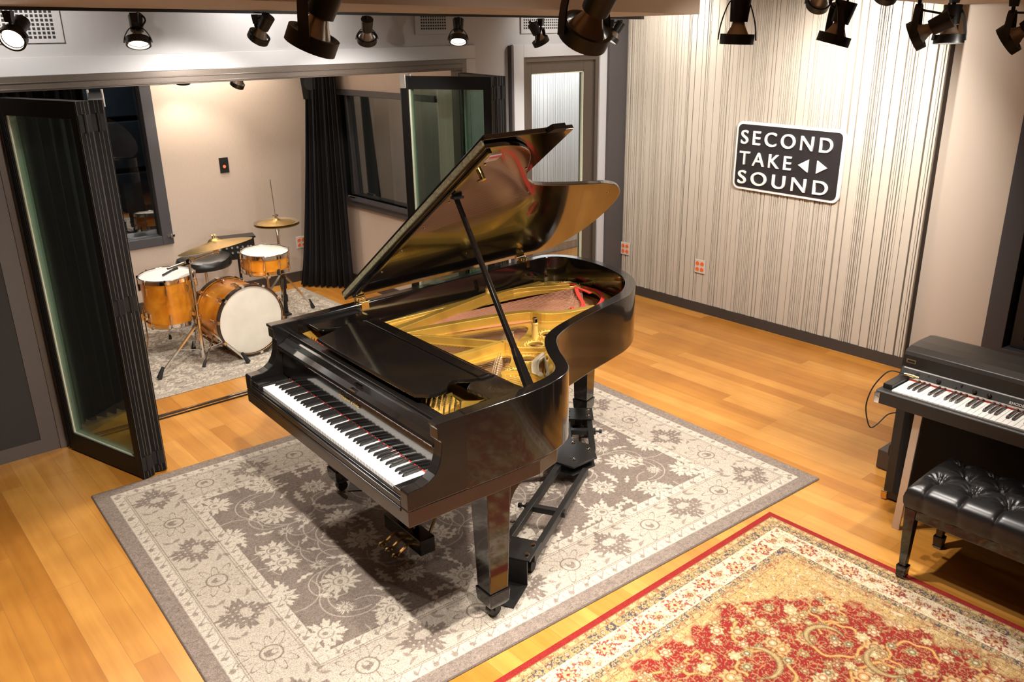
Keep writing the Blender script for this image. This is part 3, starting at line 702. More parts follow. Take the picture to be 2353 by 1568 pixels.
AR, BR = 2.75, 1.95
def red_pattern(u, v):
    PX = .004; a = AR - u; b = BR - v       # a: from the right edge, b: from the far edge
    t = np.minimum(np.minimum(a, u), np.minimum(b, v)); s = np.where(np.minimum(b, v) <= np.minimum(a, u), a, b)
    def c(*x): return np.array(x)
    def lay(out, m_, col): m_ = np.clip(m_, 0, 1)[..., None]; return out * (1 - m_) + col * m_
    RED = c(.27, .022, .018); RUST = c(.24, .055, .030); BEI = c(.50, .345, .165); CRM = c(.66, .54, .38); GLD = c(.50, .325, .13); NAV = c(.055, .045, .075); BRN = c(.16, .085, .035); OLV = c(.40, .30, .13)
    n1 = vnoise(a, b, 60, 1); n2 = vnoise(a, b, 110, 2); n3 = vnoise(a, b, 28, 3); n4 = vnoise(a, b, 9, 5)
    out = np.ones(a.shape + (3,)) * GLD
    # motif lattice helper: rosettes along the band
    def rosettes(out, t0, t1, per, cols, R, ph=0., seed=0):
        tc = (t0 + t1) / 2; k = np.floor(s / per + ph); sm = (s / per + ph - k - .5) * per; tt = t - tc
        sh = ((k * 7) % 3 - 1) * (t1 - t0) * .10
        r = np.hypot(sm, tt - sh); th = np.arctan2(tt - sh, sm); inb = (t > t0) & (t < t1)
        pet = R * (.75 + .25 * np.cos(8 * th))
        out = lay(out, ss(np.abs(r - pet) - R * .16, PX) * inb, cols[0]); out = lay(out, ss(np.abs(r - R * .4) - R * .12, PX) * inb, cols[1]); out = lay(out, ss(r - R * .2, PX) * inb, cols[2])
        return out
    def scroll(out, inb, f, th_, col, n=n2, amp=1.):
        g = np.abs(n - .5); return lay(out, (g < th_) * inb * amp, col)
    # bands
    def band_(t0, t1, col):
        nonlocal out
        out = np.where(((t >= t0) & (t < t1))[..., None], col, out)
    # field first
    R0 = np.hypot(a - 1.16, b - 1.02); TH = np.arctan2(b - 1.02, a - 1.16)
    wob = .022 * np.cos(TH * 26) + .014 * np.cos(TH * 11 + 1)
    sp = ((np.clip(.93 - a, 0, 9) / .60) ** 2.2 + (np.clip(.97 - b, 0, 9) / .66) ** 2.2) ** (1 / 2.2)
    redm = ss((sp - 1.0) * .5 + wob * .9 + (n3 - .5) * .05, .02)
    redm = redm * ss(.005 - (t - .283), PX)
    out = lay(out, (n3 - .35) * .9, c(.55, .40, .19)); out = lay(out, ((n4 > .62) * (R0 > .6)) * .35, OLV)
    out = lay(out, redm, RED * 1.0)
    fgm = redm
    for nn_, tt_, cc_ in ((n3, .020, c(.50, .26, .10)), (vnoise(a, b, 36, 51), .028, c(.45, .30, .13)), (vnoise(a, b, 60, 52), .035, c(.14, .05, .03)), (vnoise(a, b, 95, 53), .05, c(.40, .27, .13))):
        out = lay(out, ss(np.abs(nn_ - .5) - tt_, .03) * redm * .75, cc_)
    # vines: ring scrolls
    for i, (cx, cy, R) in enumerate([(1.0, .62, .16), (.62, .72, .14), (1.35, .52, .15), (.75, 1.0, .15), (.52, .98, .11), (1.6, .7, .18), (1.05, .95, .2), (1.3, .85, .13), (.85, .52, .11), (1.9, .6, .16), (1.45, 1.1, .2), (1.75, 1.0, .16), (.8, 1.25, .15), (1.15, .44, .08), (.5, .62, .08), (1.65, .42, .08), (2.05, .42, .1), (2.1, .85, .2)]):
        r = np.hypot(a - cx, b - cy); th = np.arctan2(b - cy, a - cx)
        rs_ = R * (1 - .09 * ((th + i) % 6.283)) + .008 * np.sin(th * 7)
        band2 = ss(np.abs(r - rs_) - .0055, PX)
        out = lay(out, band2 * fgm * .9, c(.70, .36, .12)); out = lay(out, ss(np.abs(np.abs(r - rs_) - .009) - .0016, PX) * fgm * .6, BRN)
    # blossoms scattered
    rr = np.random.RandomState(21)
    for i in range(620):
        cx = .30 + rr.rand() * 2.1; cy = .29 + rr.rand() * 1.5; R = [.020, .03, .045, .026][i % 4] * (.8 + .4 * rr.rand()); k = 5 + i % 4
        sel = (np.abs(a - cx) < R * 1.5) & (np.abs(b - cy) < R * 1.5)
        if not sel.any(): continue
        x = a[sel] - cx; y = b[sel] - cy; r = np.hypot(x, y); th = np.arctan2(y, x) + i
        pet = R * (.78 + .13 * np.cos(k * th) + .07 * np.cos(13 * th + i)); o_ = out[sel]
        fill = [BEI * .9, c(.60, .44, .24), c(.58, .34, .14), OLV * 1.1][i % 4]; amp = np.where(redm[sel] > .5, 1, .30)
        o_ = lay(o_, ss(r - pet, PX) * amp, fill); o_ = lay(o_, ss(np.abs(r - pet) - .0022, PX) * amp * .8, BRN)
        o_ = lay(o_, ss(np.abs(r - R * .42) - .0028, PX) * amp * .8, [RED, RUST, OLV, NAV][(i // 2) % 4]); o_ = lay(o_, ss(r - R * .16, PX) * amp, CRM)
        out[sel] = o_
    # feather (paisley) arcs
    for cx, cy, R, a0 in ((.98, .60, .085, .3), (.66, .70, .075, 2.2), (1.36, .62, .07, 1.2), (.60, .93, .08, 3.6), (1.2, .80, .07, 5.0), (1.62, .60, .08, .5), (.92, .88, .06, 4.2)):
        r = np.hypot(a - cx, b - cy); th = (np.arctan2(b - cy, a - cx) - a0) % 6.283
        wd = .013 * np.clip(np.sin(th / 4.4 * PI), 0, 1) * (th < 4.4)
        m_ = ss(np.abs(r - R) - wd + .004 * (np.cos(th * 30) > .3), PX) * (wd > .002)
        out = lay(out, m_, OLV * .9); out = lay(out, m_ * (np.abs(n2 - .5) < .10), BEI * .7); out = lay(out, ss(np.abs(np.abs(r - R) - wd) - .002, PX) * (wd > .004), BRN); out = lay(out, ss(np.abs(r - R) - .0022, PX) * (wd > .008), BEI)
    # centre medallion
    med = ss(np.hypot((a - 1.08) / 1.15, b - 1.20) - .22 + .03 * np.cos(np.arctan2(b - 1.2, a - 1.08) * 8), .015)
    out = lay(out, med, BEI); out = lay(out, med * (np.abs(n2 - .5) < .05), BRN); out = lay(out, med * (np.abs(n1 - .5) < .04), RUST)
    # gold corner fine drawing
    gm = (1 - redm) * (t > .283)
    out = lay(out, gm * (np.abs(vnoise(a, b, 40, 61) - .5) < .022) * .65, RUST); out = lay(out, gm * (np.abs(n2 - .52) < .045) * .5, BRN); out = lay(out, gm * (np.abs(vnoise(a, b, 30, 62) - .5) < .02) * .7, CRM); out = lay(out, gm * ss(.05 - (n3 - .5), .1) * .0, OLV)
    out = lay(out, gm * (np.abs(vnoise(a, b, 75, 17) - .5) < .03) * .35, NAV)
    # borders
    band_(.255, .283, BEI); out = scroll(out, (t > .257) & (t < .281), 0, .06, RUST, n1, .8); out = rosettes(out, .255, .283, .055, [RUST, OLV, RED], .011)
    band_(.222, .255, OLV * .85); inb = (t > .222) & (t < .255); out = scroll(out, inb, 0, .09, NAV, n1, .85); out = scroll(out, inb, 0, .05, CRM, n2, .8); out = rosettes(out, .222, .255, .085, [NAV, BEI, RED], .015); out = rosettes(out, .222, .255, .085, [RUST, BEI, RED], .010, .5)
    band_(.108, .222, CRM * .92); inb = (t > .108) & (t < .222)
    out = scroll(out, inb, 0, .035, RUST, n1, .8); out = lay(out, inb * (np.abs(vnoise(a, b, 48, 31) - .5) < .055) * .55, c(.55, .36, .16)); out = lay(out, inb * (vnoise(a, b, 85, 33) > .80) * .85, RED * .9); out = lay(out, inb * (vnoise(a, b, 85, 34) > .84) * .7, OLV)
    out = rosettes(out, .108, .222, .21, [RUST, BEI, RED], .040); out = rosettes(out, .120, .210, .21, [OLV, RUST, BRN], .026, .5); out = rosettes(out, .13, .17, .105, [RED, RUST, CRM], .012, .25); out = rosettes(out, .175, .215, .105, [RED, OLV, CRM], .011, .75)
    band_(.062, .108, OLV * .8); inb = (t > .062) & (t < .108); out = scroll(out, inb, 0, .10, NAV, n1, .85); out = scroll(out, inb, 0, .06, BEI, n2, .9); out = rosettes(out, .062, .108, .10, [NAV, BEI, BRN], .020); out = rosettes(out, .062, .108, .10, [RUST, CRM, RED], .013, .5)
    band_(.036, .062, BEI); out = scroll(out, (t > .038) & (t < .060), 0, .07, RUST, n1, .8); out = rosettes(out, .036, .062, .06, [RUST, OLV, RED], .011)
    for tl, cl in ((.036, BRN), (.062, BRN), (.222, BRN), (.255, BRN), (.283, BRN), (.109, CRM * 1.15), (.219, CRM * 1.15)): out = lay(out, ss(np.abs(t - tl) - .0016, PX) * .9, cl)
    band_(-1, .034, RED * .95)
    return np.clip(out * (1 + ((n2 - .5) * .2)[..., None]), 0, 1)
rug_mesh('persian_rug', AR, BR, .004, red_pattern, rug_mat('red_rug', sc_=520), 'red, cream and gold Persian-style rug in the lower right corner', (3.392 - AR, 2.024 - BR, .001), 0, .006)
def drum_pattern(a, b):
    W_, H_ = 2.05, 1.82; t = np.minimum(np.minimum(a, W_ - a), np.minimum(b, H_ - b))
    n1 = vnoise(a, b, 40, 41); n2 = vnoise(a, b, 90, 42); n3 = vnoise(a, b, 22, 43); n4 = vnoise(a * .35, b, 160, 44)
    base = np.array([.56, .49, .40]); dk = np.array([.20, .165, .14])
    m_ = ((np.abs(n1 - .5) < .06) | (np.abs(n2 - .5) < .05) | (n3 > .72)).astype(float) * .7
    m_ = np.where((t < .07) | ((t > .13) & (t < .16)) | ((t > .27) & (t < .29)), .45, m_)
    out = base * (1 - m_[..., None]) + dk * m_[..., None]
    return out * (1 + ((n4 - .5) * .35)[..., None])
rug_mesh('drum_rug', 2.05, 1.82, .012, drum_pattern, rug_mat('drum_rug_mat', sc_=200), 'pale worn patterned rug under the drum kit', (1.52, 5.60, .001), 0, .008)

# ================================================================== GRAND PIANO
P = empty('grand_piano', 'black grand piano with its lid propped open on the grey rug', 'piano', (1.43504, 3.00366, 0), -.03445)
def hy(x): return .74 + (x - .15) * .075
# rim
outl = [(.26, -.738), (.42, -.738), (.56, -.735), (.70, -.716), (.80, -.684), (.862, -.637), (.905, -.575), (.95, -.490), (1.0, -.412), (1.05, -.350), (1.11, -.302), (1.22, -.250), (1.43, -.182), (1.64, -.125), (1.78, -.080), (1.905, -.008), (2.03, .112), (2.105, .265), (2.148, .46), (2.145, .66), (2.09, .80), (1.99, .868), (1.86, .864), (1.5, .838), (1.0, .803), (.6, .773), (.26, .745)]
OC = catmull([(x, y, 0) for x, y in outl], 6)
def offset_in(pts, dist):
    out = []
    for i, p in enumerate(pts):
        d = (pts[min(i + 1, len(pts) - 1)] - pts[max(i - 1, 0)]).normalized(); out.append(p + V((-d.y, d.x, 0)) * dist)
    return out
INN = offset_in(OC, .058)
def ribbon(o_, i_, z0, z1):
    vs = []; fs = []
    for p, q in zip(o_, i_): vs += [(p.x, p.y, z0), (q.x, q.y, z0), (q.x, q.y, z1), (p.x, p.y, z1)]
    for i in range(len(o_) - 1):
        for k in range(4): fs.append((i * 4 + k, i * 4 + (k + 1) % 4, (i + 1) * 4 + (k + 1) % 4, (i + 1) * 4 + k))
    n = len(o_) - 1
    fs += [(0, 1, 2, 3), (n * 4 + 3, n * 4 + 2, n * 4 + 1, n * 4)]
    return MB().add(vs, fs)
rim = ribbon(OC, INN, .695, 1.005)
rim.build('rim', BLACK, P, smooth=True, bevel=.004)
# cheeks (arms) at the keyboard ends
def cheek(y0, y1):
    pr = [(0, .699), (0, .770), (.006, .777), (.060, .779), (.095, .790), (.120, .808), (.138, .835), (.149, .868), (.154, .905), (.156, .928), (.150, .936), (.141, .938), (.141, .985), (.134, .992), (.134, 1.005), (.27, 1.005), (.27, .699)]
    n = len(pr); vs = [(x, y0, z) for x, z in pr] + [(x, y1, z) for x, z in pr]
    return MB().add(vs, [tuple(range(n)), tuple(reversed(range(n, 2 * n)))] + [(i, (i + 1) % n, (i + 1) % n + n, i + n) for i in range(n)])
cheek(-.738, -.686).build('arm', BLACKS, P, bevel=.003)
cheek(.686, .745).build('arm', BLACKS, P, bevel=.003)
# key bed
kb = [(0.0, -.738), (.62, -.735), (.74, -.70), (.80, -.64), (.80, .70), (.62, .765), (0.0, .745)]
MB().prism(kb, .632, .697).build('key_bed', mat('case_brown_black', (.022, .011, .007), .25, coat=.4, coat_r=.1, var=.3, scale=8), P, bevel=.003)
MB().box(.0, .020, -.686, .686, .697, .722).box(-.004, .022, -.686, .686, .680, .697).box(.010, .024, -.686, .686, .722, .728).build('key_slip', BLACKS, P, bevel=.002)
MB().box(.012, .165, -.684, -.616, .697, .752).build('key_block', BLACKS, P, bevel=.004)
MB().box(.012, .165, .616, .684, .697, .752).build('key_block', BLACKS, P, bevel=.004)
# keys
pitch = .02355; blk = {0: 1, 2: 1, 3: 1, 5: 1, 6: 1}   # A C D F G have a sharp to the right
for i in range(52):
    yc = .6123 - pitch * (i + .5)
    MB().box(.030, .168, yc - pitch / 2 + .0005, yc + pitch / 2 - .0005, .722, .741).build('white_key', IVORY, P, bevel=.0012, seg=1)
for i in range(51):
    if i % 7 in blk:
        off = {0: .0025, 2: -.003, 3: .003, 5: -.0035, 6: 0}[i % 7]
        yc = .6123 - pitch * (i + 1) - off
        MB().add([(.081, yc - .0055, .741), (.168, yc - .0055, .741), (.168, yc + .0055, .741), (.081, yc + .0055, .741),
                  (.090, yc - .0045, .7535), (.168, yc - .0045, .7535), (.168, yc + .0045, .7535), (.090, yc + .0045, .7535)],
                 [(3, 2, 1, 0), (4, 5, 6, 7), (0, 1, 5, 4), (1, 2, 6, 5), (2, 3, 7, 6), (3, 0, 4, 7)]).build('black_key', EBONY, P, bevel=.001, seg=1)
MB().box(.166, .170, -.616, .616, .742, .7465).build('name_board_felt', REDF, P)
# fallboard with curled lip
fb = [(.168, .745), (.172, .80), (.178, .86), (.176, .880), (.152, .886), (.148, .894), (.156, .903), (.185, .912), (.205, .930), (.215, .932), (.25, .935), (.25, .745)]
n = len(fb)
MB().add([(x, -.684, z) for x, z in fb] + [(x, .684, z) for x, z in fb], [tuple(range(n)), tuple(reversed(range(n, 2 * n)))] + [(i, (i + 1) % n, (i + 1) % n + n, i + n) for i in range(n)]).build('fallboard', BLACK, P, bevel=.002)
M = Matrix.Translation((.1705, .0, .828)) @ Matrix(((0, 0, -1, 0), (-1, 0, 0, 0), (0, 1, 0, 0), (0, 0, 0, 1)))
text_mesh('name_decal', 'STEINWAY & SONS', .018, BRASS, P, M, .002, .0003, 1.15, 'CENTER')
MB().box(.158, .176, -.085, -.035, .906, .9105).box(.185, .20, -.09, -.03, .922, .926).build('lock_plate', CHROME, P)
MB().box(.25, .278, -.684, .684, .86, .942).box(.225, .25, -.684, .684, .932, .945).build('stretcher', BLACKS, P, bevel=.003)
# side walls inside the case next to the action
for y_ in (-.686, .690): MB().box(.27, .62, y_, y_ + .014, .84, .995).build('inner_case', BLACKS, P)
# soundboard
def inner_poly(shrink):
    q = offset_in(OC, .058 + shrink); return [(p.x, p.y) for p in q if p.x > .30]
MB().prism(inner_poly(-.006), .775, .79).build('soundboard', SOUNDB, P)
# iron plate: outer contour with string openings
def fill_loops(outer, holes, z0, z1, name, mt, parent, bevel=0):
    bm = bmesh.new(); loops = []
    for lp in [outer] + holes:
        vs = [bm.verts.new((x, y, z1)) for x, y in lp]; loops.append([bm.edges.new((vs[i], vs[(i + 1) % len(vs)])) for i in range(len(vs))])
    bmesh.ops.triangle_fill(bm, edges=bm.edges[:], use_beauty=True)
    r = bmesh.ops.extrude_face_region(bm, geom=bm.faces[:]); bmesh.ops.translate(bm, vec=(0, 0, z0 - z1), verts=[v for v in r['geom'] if isinstance(v, bmesh.types.BMVert)])
    bmesh.ops.recalc_face_normals(bm, faces=bm.faces)
    me = bpy.data.meshes.new(name); bm.to_mesh(me); bm.free(); me.materials.append(mt)
    o = bpy.data.objects.new(name, me); C.objects.link(o); o.parent = parent
    return o
def circ(cx, cy, r, n=18, e=1.): return [(cx + r * math.cos(2 * PI * k / n), cy + r * e * math.sin(2 * PI * k / n)) for k in range(n)]
open_bass = catmull([(.66, .66, 0), (.9, .70, 0), (1.45, .69, 0), (1.75, .665, 0), (1.95, .60, 0), (2.03, .52, 0), (2.04, .43, 0), (1.97, .32, 0), (1.83, .225, 0), (1.66, .165, 0), (1.56, .20, 0), (1.48, .27, 0), (1.36, .31, 0), (1.15, .34, 0), (.85, .41, 0), (.66, .45, 0)], 4, True)
open_ten = catmull([(.66, .42, 0), (.9, .375, 0), (1.15, .30, 0), (1.31, .255, 0), (1.33, .20, 0), (1.25, .13, 0), (1.16, .075, 0), (1.08, .01, 0), (1.02, .01, 0), (.66, .035, 0)], 4, True)
open_tre = catmull([(.66, -.02, 0), (.85, -.03, 0), (1.0, -.045, 0), (.96, -.12, 0), (.86, -.19, 0), (.78, -.26, 0), (.66, -.33, 0)], 4, True)
open_tri = catmull([(1.13, -.17, 0), (1.05, -.21, 0), (.97, -.30, 0), (.965, -.345, 0), (1.02, -.33, 0), (1.09, -.25, 0)], 4, True)
holes = [[(p.x, p.y) for p in o_] for o_ in (open_bass, open_ten, open_tre, open_tri)]
for cx, cy, r in ((1.198, -.019, .036), (1.35, .052, .042), (.899, -.244, .034), (1.042, -.145, .034)): holes.append(circ(cx, cy, r))
holes.append(circ(2.035, .665, .045, 18, 1.2))
fill_loops([p for p in inner_poly(.004)], holes, .838, .850, 'iron_plate', GOLD, P)
MB().box(.31, .60, -.665, .685, .79, .845).build('pin_block', GOLD, P)
mb = MB()
for cx, cy, r in ((1.198, -.019, .042), (1.35, .052, .048), (.899, -.244, .040), (1.042, -.145, .040), (2.035, .665, .052)):
    mb.ring((cx, cy, .851), (0, 0, 1), r, .004)
    for k in range(20): mb.lathe([(0, .006), (.0035, .004), (.0045, 0)], (cx + (r + .014) * math.cos(k * PI / 10), cy + (r + .014) * math.sin(k * PI / 10), .850), (0, 0, 1), 6)
mb.build('rosette_rim', GOLDL, P, smooth=True)
# struts: tapered raised ribs
def strut(path, w0, z1, mt=GOLD, z0=.846):
    path = catmull([(x, y, 0) for x, y in path], 5); mb = MB(); mb.strip(path, w0 / 2, z0, z1); mb.strip(path, w0 / 2 + .008, z0, z0 + .014)
    return mb.build('plate_strut', mt, P, bevel=.003)
strut([(.62, .735), (.9, .752), (1.48, .752), (1.9, .76)], .05, .872)
strut([(.62, .50), (.95, .59), (1.3, .68), (1.47, .722)], .042, .900)
strut([(.62, .455), (.80, .445), (1.1, .39), (1.33, .335), (1.42, .29), (1.47, .22), (1.56, .165), (1.75, .13)], .045, .902)
strut([(.62, .43), (.75, .40), (.9, .21), (1.02, .04), (1.08, -.02)], .016, .895)
strut([(.62, .02), (.80, .012), (1.0, .02), (1.04, .0), (1.07, -.04)], .036, .900)
strut([(1.04, -.03), (1.10, -.09), (1.18, -.155), (1.21, -.18)], .018, .882)
strut([(.66, -.35), (.78, -.29), (.83, -.235), (.90, -.30), (.90, -.42), (.80, -.52)], .015, .870)
strut([(1.13, -.165), (1.04, -.21), (.955, -.31), (.95, -.35)], .020, .868, mat('pale_rail', (.60, .50, .34), .45))
strut([(1.47, .725), (1.7, .735), (1.98, .60)], .035, .880)
for (x, y, h) in ((1.269, .072, .085), (1.462, .722, .04)):
    MB().lathe([(0, 0), (.019, 0), (.017, .010), (.014, h - .02), (.017, h - .018), (.017, h - .01), (.0, h - .01)], (x, y, .85 if h > .05 else .895), (0, 0, 1), 16).build('plate_bolt', GOLDL, P, smooth=True)
    MB().lathe([(.013, h - .012), (.013, h + .012), (.009, h + .018), (0, h + .018)], (x, y, .85 if h > .05 else .895), (0, 0, 1), 6).build('bolt_nut', CHROME, P)
# bridges
def bridge(path, hw, name='bridge'):
    path = catmull([(x, y, 0) for x, y in path], 6); mb = MB().strip(path, hw, .79, .848); o = mb.build(name, mat('bridge_maple', (.50, .33, .17), .5), P, bevel=.002)
    pn = MB()
    for i in range(len(path) - 1):
        for k in (0, .5):
            p = path[i].lerp(path[i + 1], k)
            for sg in (-1, 1): pn.box(p.x - .002, p.x + .002, p.y + sg * hw * .5 - .002, p.y + sg * hw * .5 + .002, .848, .856)
    pn.build('bridge_pins', STEEL, P, kind='stuff')
bridge([(1.98, .555), (1.86, .44), (1.70, .325), (1.50, .245)], .016)
bridge([(1.24, .23), (1.10, .10), (.93, -.06), (.80, -.20), (.70, -.30)], .014)
# strings: 26 copper, 62 steel groups
for i in range(26):
    t = i / 25; y0 = .655 - .16 * t
    x1 = 2.035 - .40 * t; y1 = .56 - .37 * t - .05 * math.sin(t * PI)
    MB().bar((.60, y0, .858), (x1, y1, .858), .0046 - .0014 * t, .003).build('bass_string', COPPER, P)
for i in range(62):
    t = i / 61
    y0 = .44 - .40 * (t / .45) if t < .45 else -.01 - .62 * ((t - .45) / .55)
    x1 = (1.30 - .28 * (t / .45)) if t < .45 else (.98 - .30 * ((t - .45) / .55))
    y1 = (.24 - .21 * (t / .45)) if t < .45 else (-.06 - .60 * ((t - .45) / .55))
    MB().bar((.60, y0, .855), (x1, y1, .853), .0022, .0016).build('treble_string', STEEL, P)
# felts
def felt(path, wd, z=.852):
    pth = catmull([(x, y, 0) for x, y in path], 4); MB().strip(pth, wd / 2, z, z + .006).build('red_felt', REDF, P)
felt([(2.055, .55), (2.06, .44), (1.98, .31), (1.84, .215), (1.66, .15)], .022)
felt([(1.985, .545), (1.89, .42), (1.78, .26), (1.655, .185)], .022, .864)
felt([(1.985, .545), (1.965, .40)], .020, .866)
felt([(1.70, .27), (1.655, .185)], .018, .866)
felt([(1.99, .70), (2.05, .62)], .018, .853)
MB().box(.282, .375, .415, .688, .85, .892).build('plate_horn', GOLD, P)
felt([(.312, .675), (.316, .43)], .038, .892)
felt([(.40, -.10), (.40, -.30)], .03, .90)
MB().add([(.29, .689, .89), (.37, .689, .89), (.37, .62, .89), (.29, .689, .93), (.37, .689, .94), (.37, .62, .895)], [(0, 1, 2), (5, 4, 3), (0, 3, 4, 1), (1, 4, 5, 2), (2, 5, 3, 0)]).build('plate_horn', GOLD, P)
MB().prism(catmull([(.30, -.50, 0), (.30, -.36, 0), (.36, -.345, 0), (.43, -.33, 0), (.475, -.30, 0), (.47, -.345, 0), (.44, -.40, 0), (.42, -.47, 0)], 3, True) and [(p.x, p.y) for p in catmull([(.30, -.50, 0), (.30, -.36, 0), (.36, -.345, 0), (.43, -.33, 0), (.475, -.30, 0), (.47, -.345, 0), (.44, -.40, 0), (.42, -.47, 0)], 3, True)], .86, .912).build('plate_horn', GOLD, P)
for i in range(46):
    k = i % 4; j = i // 4
    x = .315 + .026 * k + .012 * (j % 2); y = -.355 - .016 * j
    if j > 10: continue
    MB().cyl((x, y, .91), (x + .002, y, .936), .0035, n=7).build('tuning_pin', STEEL, P)
for i in range(34):
    x = .335 + .028 * (i % 3); y = .02 - .022 * (i // 3) - .06
    MB().cyl((x, y, .86), (x + .002, y, .915), .0035, n=6).build('tuning_pin', BRASS, P)
for i in range(18):
    MB().cyl((.325 + .02 * (i % 2), .66 - .013 * i, .896), (.327 + .02 * (i % 2), .66 - .013 * i, .912), .003, n=6).build('tuning_pin', BRASS, P)
# music desk lying flat and the trays beside it
desk = catmull([(.243, .418, 0), (.238, .2, 0), (.238, -.2, 0), (.243, -.428, 0)], 4) + catmull([(.243, -.43, 0), (.30, -.475, 0), (.36, -.468, 0), (.40, -.43, 0), (.44, -.41, 0), (.49, -.44, 0), (.53, -.455, 0)], 4) + catmull([(.53, .49, 0), (.49, .515, 0), (.44, .515, 0), (.40, .49, 0), (.33, .455, 0), (.243, .42, 0)], 4)
MB().prism([(p.x, p.y) for p in desk], .974, .990).build('music_desk', BLACK, P, bevel=.002)
MB().box(.533, .585, -.45, .49, .968, .996).box(.533, .60, -.47, -.43, .968, .990).box(.533, .60, .47, .51, .968, .990).build('desk_rail', BLACK, P, bevel=.003)
tr = catmull([(.315, .565, 0), (.36, .535, 0), (.42, .515, 0), (.455, .475, 0)], 4)
MB().prism([(p.x, p.y) for p in tr] + [(.60, .50), (.60, .70), (.315, .70)], .968, .982).build('side_tray', BLACK, P, bevel=.002)
tr = [(.49, -.455), (.60, -.455), (.625, -.672), (.45, -.672), (.45, -.60), (.44, -.50)]
MB().prism(tr, .968, .982).build('side_tray', BLACK, P, bevel=.002)
MB().box(.60, .625, -.672, .70, .855, .975).build('cross_rail', BLACK, P, bevel=.002)
# lid
TH = math.radians(35.2); cT, sT = math.cos(TH), math.sin(TH); ZL = 1.022
def lidp(x, s, t): return (x, hy(x) + .002 - s * cT + t * sT, ZL + s * sT + t * cT)
ml = [(.578, -.765), (.68, -.757), (.77, -.725), (.84, -.68), (.89, -.63), (.93, -.565), (.98, -.468), (1.03, -.392), (1.09, -.330), (1.16, -.282), (1.28, -.235), (1.45, -.182), (1.65, -.125), (1.78, -.085), (1.92, -.008), (2.045, .115), (2.12, .265), (2.168, .46), (2.165, .66), (2.11, .80), (2.00, .885)]
lc = [(p.x, p.y) for p in catmull([(x, y, 0) for x, y in ml], 4)] + [(1.8, hy(1.8)), (.578, hy(.578))]
MB().prism(lc, 0, .020, lambda x, y, z: lidp(x, max(hy(x) - y, 0), z)).build('lid', BLACK, P, bevel=.004)
Sf = .765 + hy(.8)
MB().prism([(.575, 0), (.575, Sf), (1.055, Sf + .0), (1.055, 0)], .026, .048, lambda x, s, z: lidp(x, s, z)).build('lid_front_flap', BLACK, P, bevel=.004)
MB().prism([(.570, .02), (.570, Sf - .02), (.580, Sf - .02), (.580, .02)], .012, .034, lambda x, s, z: lidp(x, s, z)).build('flap_hinge', mat('worn_brass', (.62, .50, .32), .3, metal=.6, var=.9, scale=70), P)
MB().prism([(.90, Sf - .005), (.92, Sf + .025), (.99, Sf + .025), (1.0, Sf - .005)], .022, .045, lambda x, s, z: lidp(x, s, z)).build('lid_stop', RUB, P)
MB().prism([(.60, .9), (.60, Sf - .04), (.62, Sf - .04), (.62, .05), (.60, .05)], -.012, 0, lambda x, s, z: lidp(x, s, z)).build('lid_batten', BLACK, P, bevel=.003)
sN = V((0, sT, cT)) * -1
def onlid(x, y, t=0): return V(lidp(x, hy(x) - y, t))
MB().cyl(onlid(.69, -.535), onlid(.69, -.535, -.028), .012).cyl(onlid(.69, -.535, -.024), onlid(.66, -.535, -.03), .005).build('lid_hook', BRASS, P)
mb = MB()
for x, y in ((.66, .45), (.66, .2), (.66, -.05), (.66, -.3), (.66, -.62), (1.15, -.22), (1.9, .06), (1.2, .5), (.95, -.5)): mb.cyl(onlid(x, y, .0), onlid(x, y, -.003), .005, n=8)
mb.build('lid_screws', CHROME, P)
MB().prism([(.64, 0), (.64, .045), (.70, .045), (.70, 0)], -.003, 0, lambda x, s, z: lidp(x, s + hy(x) + .645, z)).build('lid_label', mat('label_paper', (.55, .45, .45), .5), P)
MB().prism([(.645, .028), (.645, .042), (.695, .042), (.695, .028)], -.0045, -.003, lambda x, s, z: lidp(x, s + hy(x) + .645, z)).build('label_stripe', mat('label_red', (.55, .08, .08), .5), P)
# prop
pb = V((.625, -.668, .985)); pt = onlid(.67, -.345, -.004)
pd = (pt - pb)
mb = MB().taper(pb + pd * .13, pt, .026, .020, .018, .016, ax=(1, .4, 0)).taper(pb + pd * .0, pb + pd * .16, .048, .040, .022, .020, ax=(1, .4, 0)).taper(pb + pd * .155, pb + pd * .20, .040, .028, .020, .018, ax=(1, .4, 0))
mb.build('lid_prop', BLACK, P, bevel=.003)
MB().cyl(pb + V((0, -.02, .0)), pb + V((0, .02, 0)), .012).build('prop_pivot', BRASS, P)
MB().bar(pt + V((-.02, 0, 0)), pt + V((.03, 0, 0)), .03, .010).build('prop_cup', METALB, P)
# lid hinges
for hx in (.664, 1.818):
    y = hy(hx) - .02
    MB().box(hx - .03, hx + .03, y - .035, y + .03, 1.004, 1.010).box(hx - .022, hx + .022, y - .042, y - .036, .968, 1.010).cyl((hx - .03, y + .012, 1.016), (hx + .03, y + .012, 1.016), .008).build('lid_hinge', BRASS, P, bevel=.001)
    for k in (-.018, 0, .018): MB().cyl((hx + k, y - .01, 1.010), (hx + k, y - .01, 1.022), .004).build('hinge_pin', CHROME, P)
